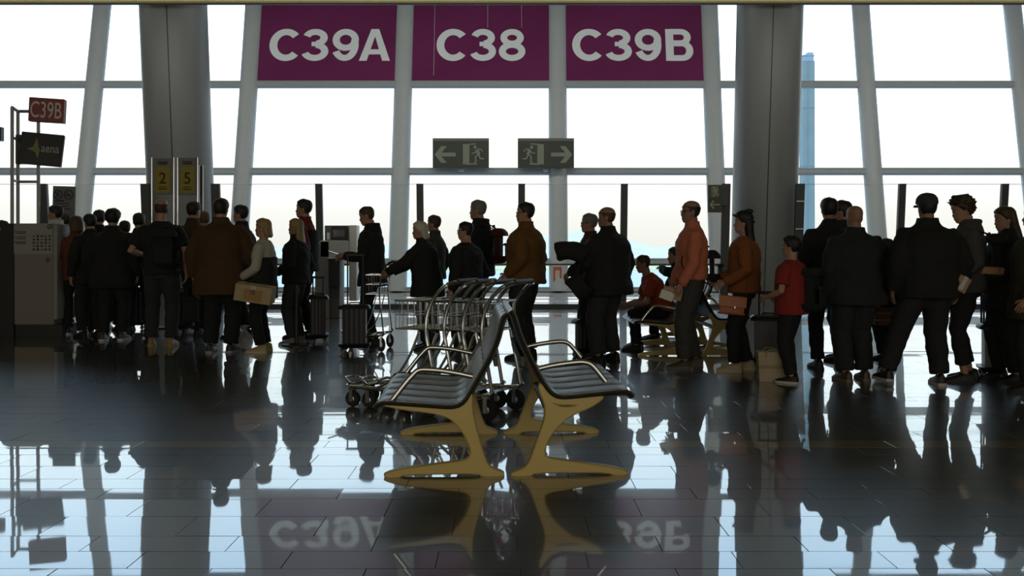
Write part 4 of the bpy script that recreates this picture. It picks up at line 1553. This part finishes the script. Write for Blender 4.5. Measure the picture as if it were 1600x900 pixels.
def lump(name, pts, rx, ry, mat_, label, cat, loc, vox=.018, wr=.008):
    mb = MB()
    mb.tube(smooth_path(pts, 1), [(rx, ry)] * len(smooth_path(pts, 1)), 12)
    o_ = mb.build(name, mat_, None, loc)
    remesh_later(o_, vox, 3, wr)
    return tag(o_, label, cat)


lump('folded_coat', [(-.16, 0, .0), (-.06, 0, .02), (.08, 0, .0), (.14, 0, -.05)], .09, .10, cloth(K), 'black coat folded over the arm of the heavy man', 'coat', (X(893, d), d, Z(394, d)))
o = lump('shoulder_bag', [(-.06, 0, -.05), (.0, 0, 0), (.07, 0, .05)], .10, .13, cloth(K), 'dark bag hanging from the arm of the heavy man in the suit jacket', 'bag', (X(903, d), d - .02, Z(448, d)))
MB().tube(smooth_path([(-.02, 0, .1), (.02, 0, .24), (.10, 0, .30)], 1), .012, 6).build('bag_strap', cloth(K), o)
# orange handbag with strap
a = P[30]
d = 8.36
BAGO = mat('handbag_leather', (.36, .105, .028), .5, 0, .1, 30)
o = MB().rbox((0, 0, 0), (.255, .09, .175), .02, 3, 0, .018).build('handbag', BAGO, None, (X(1144, d), d, Z(477, d)), (0, R(5), R(-8)))
tag(o, 'orange-brown leather handbag worn by the woman with the headband', 'bag')
MB().box((0, -.048, .035), (.25, .008, .10), None, 0, .003).build('flap', mat('handbag_flap', (.40, .125, .035), .45, 0, .1, 30), o)
MB().box((.02, -.055, -.015), (.018, .008, .024), None, 0, .002).build('clasp', CHROME, o)
sp_ = smooth_path([(.12, 0, .08), (.125, .02, .30), (.07, .06, .55), (.02, .17, .70)], 2)
MB().tube(sp_, [(.008, .003)] * len(sp_), 6).build('strap', mat('strap_pale', (.20, .10, .04), .5), o)
# tan tote on the floor
d = FD(596)
o = MB().loft([[Vector((x_ * (.115 + .012 * t), y_ * (.07 + .008 * t), .26 * t)) for x_, y_ in ((-1, -1), (1, -1), (1, 1), (-1, 1))] for t in (0, .33, .66, 1)]).build('tote_bag', mat('tote_canvas', (.40, .33, .22), .85, 0, .12, 50), None, (X(1208, d), d + .05, 0), (0, 0, R(-6)), False)
tag(o, 'pale tan tote on the floor beside the boy in red', 'bag')
for sy in (-1, 1):
    MB().tube(smooth_path([(-.06, sy * .078, .22), (-.055, sy * .09, .285), (.055, sy * .09, .285), (.06, sy * .078, .22)], 1), .006, 6).build('tote_handle', mat('tote_strap', (.30, .23, .14), .8), o)
MB().box((0, -.077, .13), (.232, .004, .03)).build('tote_band', mat('tote_strap', (.30, .23, .14), .8), o)
# striped basket behind the striding man
d = 9.25
o = empty('carried_basket', (X(1384, d), d, Z(508, d)))
tag(o, 'reddish striped woven basket held between the bald man and the man with the cap', 'basket')
for i in range(5):
    MB().rbox((0, 0, .018 + i * .036), (.25, .15, .032), .03, 3, 0, .008).build('woven_band', mat('basket_%d' % (i % 2), ((.20, .085, .05), (.30, .18, .11))[i % 2], .8, 0, .2, 60), o)
MB().tube(smooth_path([(-.11, 0, .16), (-.09, 0, .30), (.09, 0, .30), (.11, 0, .16)], 2), .009, 6).build('basket_handle', mat('basket_0', (.20, .085, .05), .8), o)
# passport of the curly-haired young man, parcel of the woman beside him
a = P[36]
d = 7.58
o = MB().box((0, 0, 0), (.105, .012, .135), None, 0, .003).build('passport', mat('passport_cover', (.32, .22, .13), .6), None, (X(1504, d), d, Z(444, d)), (0, R(28), 0))
tag(o, 'travel papers held by the curly-haired young man', 'papers')
MB().box((.0, -.008, .01), (.035, .003, .12)).build('boarding_pass', mat('pass_pale', (.55, .52, .46), .8), o)
a = P[37]
d = 7.78
o = MB().box((0, 0, 0), (.225, .15, .065), None, 0, .012).build('parcel', mat('parcel_paper', (.42, .28, .13), .7, 0, .15, 20), None, (X(1549, d), d, Z(423, d)), (0, R(3), 0))
tag(o, 'light brown parcel in the hands of the woman with long brown hair', 'parcel')
MB().box((.03, 0, 0), (.02, .154, .069)).build('parcel_band', mat('parcel_band', (.30, .17, .07), .6), o)
suitcase(1548, 600, .32, .50, .22, 70, 'dark suitcase with raised handle between the young man and the woman with the parcel', handle=.40, d=8.15, ribs=False)

# ================================================================== BARRIER POST, DESKS, STANDS
d = 10.95
o = MB().lathe([(.175, 0), (.175, .012), (.16, .022), (.03, .035)], (0, 0, 0), 'z', 28).build('queue_post', DARKMETAL, None, (X(463, d), d, 0))
tag(o, 'black queue barrier post on a round base before the blonde woman', 'post')
MB().tube([(0, 0, .03), (0, 0, .86)], .025, 12).build('pole', DARKMETAL, o)
MB().tube([(0, 0, .86), (0, 0, .94)], .034, 12).build('belt_head', BLACKPL, o)

# gate desk in the middle distance
d = 15.6
DESKM = mat('desk_grey', (.20, .205, .20), .5, 0, .06, 8)
DESKD = mat('desk_dark', (.10, .10, .098), .5, 0, .06, 8)
xs = lambda p: X(p, d)
root = empty('gate_desk', (xs(530), d, 0))
tag(root, 'grey gate desk with monitor and white side panel left of the phone man', 'desk')
ox = xs(530)


def dbox(name, x0, x1, y0, y1, dep, yo, m, par=root, bev=.01):
    zt, zb = Z(y0, d), max(0.0, Z(y1, d))
    return MB().box(((xs(x0) + xs(x1)) / 2 - ox, yo, (zt + zb) / 2), (xs(x1) - xs(x0), dep, zt - zb), None, 0, bev).build(name, m, par, smooth=False)


cab = dbox('cabinet', 497, 519, 377, 497, .5, 0, DESKM)
dbox('plinth_panel', 519, 534, 404, 497, .45, .02, DESKD)
dbox('counter', 505, 546, 376, 402, .5, 0, mat('desk_pale', (.42, .43, .42), .5))
dbox('counter_shelf', 518, 550, 402, 404.5, .6, -.05, STEEL)
dbox('bin_drawer', 520, 536, 404, 447, .3, -.16, BLACKPL)
dbox('screen_housing', 505, 546, 352, 376, .10, .16, DESKD)
mon = dbox('monitor', 520, 545, 354, 375, .05, -.12, BLACKPL)
MB().box(((xs(532)) / 1 - ox, -.15, Z(365, d)), (.2, .006, .12)).build('monitor_display', mat('display_dark', (.02, .022, .025), .15), mon)
dbox('side_panel', 546, 558, 352, 470, .3, .1, mat('panel_white', (.62, .63, .60), .4))
dbox('card_reader', 515, 519, 364, 375, .08, -.2, WHITEPAINT)
dbox('scanner', 499, 504, 389, 401, .1, -.28, BLACKPL)

# podium at the left edge
d = 12.2
PODM = mat('podium_panel', (.23, .205, .165), .6, 0, .1, 30)
root = empty('podium', (X(45, d), d, 0))
tag(root, 'grey-brown podium with notice panel and dark rounded side at the left edge', 'podium')
ox = X(45, d)
zb, zt = Z(508, d), Z(349, d)
w0 = X(82, d) - X(20, d)
xc = (X(82, d) + X(20, d)) / 2 - ox
MB().box((xc, .25, (zb + zt) / 2), (w0, .45, zt - zb), None, 0, .012).build('cabinet', PODM, root, smooth=False)
MB().box((xc - .05, .27, zb / 2), (w0 + .3, .42, zb)).build('plinth', BLACKPL, root, smooth=False)
pol = [(X(-40, d) - ox, 0), (X(20, d) - ox, 0), (X(20, d) - ox, zt), (X(12, d) - ox, zt), (X(4, d) - ox, zt - .03), (X(-2, d) - ox, zt - .11), (X(-40, d) - ox, zt - .11)]
MB().prism(pol, lambda u, v, t: (u, t, v), .02, .46).build('side_cheek', BLACKPL, root, smooth=False)
MB().box((X(85, d) - ox, .2, (zt + 0) / 2 + .1), (.05, .35, zt - .25)).build('end_strip', mat('podium_edge', (.26, .26, .24), .4), root, smooth=False)
notice = MB().box((xc, .02, Z(373, d)), (w0 * .98, .008, X(48, d) - X(0, d))).build('notice_panel', mat('notice_grey', (.30, .29, .25), .6), root, smooth=False)
pr = MB()
for i, yy in enumerate((362, 364.5, 370, 373, 378, 380.5)):
    pr.box((X(31 + (i % 2), d) - ox, .014, Z(yy, d)), (.16 - .03 * (i % 2), .004, .011))
for r_ in range(5):
    for c_ in range(5):
        sz = .030 if (r_ + c_) % 3 else .022
        pr.box((X(52 + 6.2 * c_, d) - ox, .014, Z(369 + 5.2 * r_, d)), (sz, .004, sz * (1 if c_ % 2 else .8)))
pr.build('print_marks', BLACKPL, notice, smooth=False)
em = MB()
stroke(em, arc((0, 0), .03, 0, 360, 16), .01)
stroke(em, [(-.02, -.02), (.02, .02)], .01)
em.build('round_mark', BLACKPL, root, (X(77, d) - ox, .012, Z(354, d)), (R(90), 0, 0), False)
em2 = MB()
stroke(em2, [(0, .035), (.03, 0), (0, -.035), (-.03, 0)], .008, .004, 0, True)
stroke(em2, [(-.012, -.01), (.012, .012)], .012)
em2.build('diamond_mark', BLACKPL, root, (X(74, d) - ox, .016, Z(406, d)), (R(90), 0, 0), False)

# gate stand with number box and screen
d = 12.95
root = empty('gate_stand', (X(40, d), d, 0))
tag(root, 'tubular steel gate stand with small C39B box and dark screen at the left', 'stand')
ox = X(40, d)
GREYM = mat('stand_steel', (.42, .43, .43), .45, .1, .08)
zt = Z(174, d)
xA, xB, xC = X(19, 12.6) - ox, X(28, d) - ox, X(60, d) - ox
yA = -.35
for (x_, y_) in ((xA, yA), (xB, 0), (xC, 0)):
    MB().tube([(x_, y_, 0), (x_, y_, zt)], .024, 10).build('upright_tube', GREYM, root)
for zz in (zt, Z(219, d), Z(284, d)):
    if zz == zt:
        MB().tube(smooth_path([(xA, yA, zz - .05), (xA, yA, zz), (xB, 0, zz), (xC, 0, zz)], 0), .024, 10).build('top_tube', GREYM, root)
    else:
        MB().tube([(xA, yA, zz), (xB, 0, zz)], .018, 8).build('side_rung', GREYM, root)
        if zz < Z(250, d):
            MB().tube([(xB, 0, zz), (xC, 0, zz)], .02, 8).build('cross_rung', GREYM, root)
RED = mat('gate_box_red', (.30, .050, .045), .5, 0, .06, 8)
w, h = 51 / FPX * d, 37 / FPX * d
bo = MB().box((0, 0, 0), (w, .12, h), None, 0, .006).build('number_box', RED, root, (X(80, d) - ox, -.1, Z(174.5, d)), (0, R(2.5), R(9)), False)
link('lettering', text_mesh('C39B', 25 / FPX * d, mat('gate_box_letters', (.75, .73, .70), .6), .0, .0, 45 / FPX * d), bo, (0, -.063, 0), (R(90), 0, 0))
w, h = 62 / FPX * d, 50 / FPX * d
so = MB().box((0, 0, 0), (w, .06, h), None, 0, .008).build('screen', mat('stand_screen', (.025, .026, .026), .35), root, (X(74.5, d) - ox, -.16, Z(235.5, d)), (R(-6), R(4.5), R(9)), False)
link('lettering', text_mesh('aena', .085, mat('screen_letters', (.42, .42, .40), .6), .006, .0, .24), so, (.12, -.032, 0), (R(90), 0, 0))
st_ = MB()
star = [(-.01, .16), (.022, .035), (.045, -.02), (.03, -.145), (-.012, -.055), (-.055, -.035), (-.135, -.01), (-.05, .02)]
st_.add([(x_, y_, .002) for x_, y_ in star] + [(-.005, 0, .002)], [(i, (i + 1) % 8, 8) for i in range(8)])
st_.build('emblem', mat('emblem_green', (.25, .27, .09), .6), so, (-.06, -.032, 0), (R(90), 0, 0), False)
MB().box((X(37, d) - ox, -.02, Z(234, d)), (20 / FPX * d, .08, 46 / FPX * d), None, 0, .01).build('rear_screen', mat('rear_screen', (.08, .085, .085), .4), root, smooth=False)
for px_ in (35, 38):
    MB().box((X(px_, d) - ox, -.062, Z(236, d)), (.008, .006, .2)).build('cable', GREYM, root)
# dark sign whose edge pokes in at the left
d = 12.95
o = MB().box((0, 0, 0), (.6, .08, .2)).build('screen_edge', mat('stand_screen', (.025, .026, .026), .35), root, (X(1, d) - .3 - ox, .05, Z(209, d)))
MB().tube([(X(-25, d) - ox, .05, 0), (X(-25, d) - ox, .05, Z(209, d))], .024, 8).build('upright_tube', GREYM, root)

# notice stand with two prohibition signs
d = 13.9
w, h = 35 / FPX * d, 48 / FPX * d
root = empty('notice_stand', (X(100, d), d, 0))
tag(root, 'grey notice stand with two round prohibition signs behind the queue', 'stand')
no = MB().box((0, 0, Z(291, d) - h * .7), (w, .03, h * 1.4), (0, R(1.5), 0), 0, .004).build('notice_board', mat('notice_board', (.20, .20, .195), .55, 0, .05), root, smooth=False)
MB().tube([(0, .05, 0), (0, .05, Z(320, d))], .02, 8).lathe([(.18, 0), (.18, .015), (.02, .03)], (0, .05, 0), 'z', 20).build('support', GREYM, root)
pm = MB()
for sx in (-1, 1):
    c = (sx * w * .24, h * .22)
    stroke(pm, arc(c, .068, 0, 360, 24), .013)
    stroke(pm, [(c[0] - .05, c[1] + .045), (c[0] + .05, c[1] - .045)], .013)
    if sx < 0:
        stroke(pm, [(c[0] - .045, c[1] - .05), (c[0], c[1]), (c[0] + .01, c[1] + .05)], .018)
    else:
        stroke(pm, [(c[0] - .05, c[1] - .01), (c[0] + .03, c[1] - .01)], .016)
for i in range(9):
    yy = h * .02 - i * .042 - (.05 if i > 3 else 0)
    stroke(pm, [(-w * .38, yy), (w * (.05 if i in (0, 4) else .34 - .06 * (i % 3)), yy)], .012 if i else .02)
pm.build('print_marks', BLACKPL, no, (0, -.017, Z(291, d) - h * .5), (R(90), R(0), 0), False)

# poster stands with yellow sheets in front of the left column
YEL = mat('poster_yellow', (.36, .28, .03), .6, 0, .25, 9)
for (x0, x1, y0, y1, dig, lab) in ((240, 269, 248, 303, '2', 'poster stand with yellow sheet reading 2, the left one of the pair'), (279, 307, 247.5, 304, '5', 'poster stand with yellow sheet reading 5, right beside the one reading 2')):
    d = 13.4
    w, h = (x1 - x0) / FPX * d, (y1 - y0) / FPX * d
    xc = X((x0 + x1) / 2, d)
    root = empty('poster_stand', (xc, d, 0))
    tag(root, lab, 'stand', 'yellow poster stands')
    zc = Z((y0 + y1) / 2, d)
    sh = MB().box((0, 0, zc), (w, .012, h)).build('poster_sheet', mat('poster_grey', (.22, .22, .20), .6), root, smooth=False)
    MB().box((0, -.008, zc - h * .09), (w * .78, .004, h * .72)).build('yellow_field', YEL, sh, smooth=False)
    hd = MB().box((0, -.008, zc + h * .36), (w * .5, .004, .03)).box((0, -.008, zc + h * .41), (w * .56, .004, .015))
    hd.build('header_print', mat('poster_header', (.05, .05, .048), .6), sh, smooth=False)
    link('lettering', text_mesh(dig, h * .32, mat('poster_digit', (.035, .03, .008), .6), .012, .0), sh, (0, -.012, zc - h * .05), (R(90), 0, 0))
    MB().box((0, -.011, zc - h * .30), (w * .4, .003, .014)).box((0, -.011, zc - h * .36), (w * .5, .003, .014)).build('small_print', mat('poster_digit', (.035, .03, .008), .6), sh, smooth=False)
    MB().box((0, .02, zc), (w * 1.08, .02, h * 1.04), None, 0, .004).build('backing_frame', mat('frame_grey', (.22, .22, .215), .5), root, smooth=False)
    px_ = 271.5 if dig == '2' else 277.5
    for sx in (-1, 1):
        xx = X(px_, d) - xc if (sx > 0) == (dig == '2') else -(X(px_, d) - xc) * 1.02
        MB().tube([(xx, 0, .02), (xx, 0, Z(246, d))], .012, 8).build('pole', CHROME, root)
    MB().box((0, 0, .012), (w * 1.3, .3, .024), None, 0, .005).build('foot', DARKMETAL, root, smooth=False)
d = 13.6
root = empty('pole_frame', (X(314, d), d, 0))
tag(root, 'narrow steel double pole right of the yellow poster stands', 'stand')
for px_ in (311.5, 317):
    MB().tube([(X(px_, d) - X(314, d), 0, .02), (X(px_, d) - X(314, d), 0, Z(258, d))], .014, 8).build('pole', STEEL, root)
MB().box((0, .01, Z(300, d)), (.045, .02, .8)).build('dark_insert', DARKMETAL, root, smooth=False)
MB().box((0, 0, .012), (.3, .3, .024), None, 0, .005).build('foot', DARKMETAL, root, smooth=False)

flush_remesh()
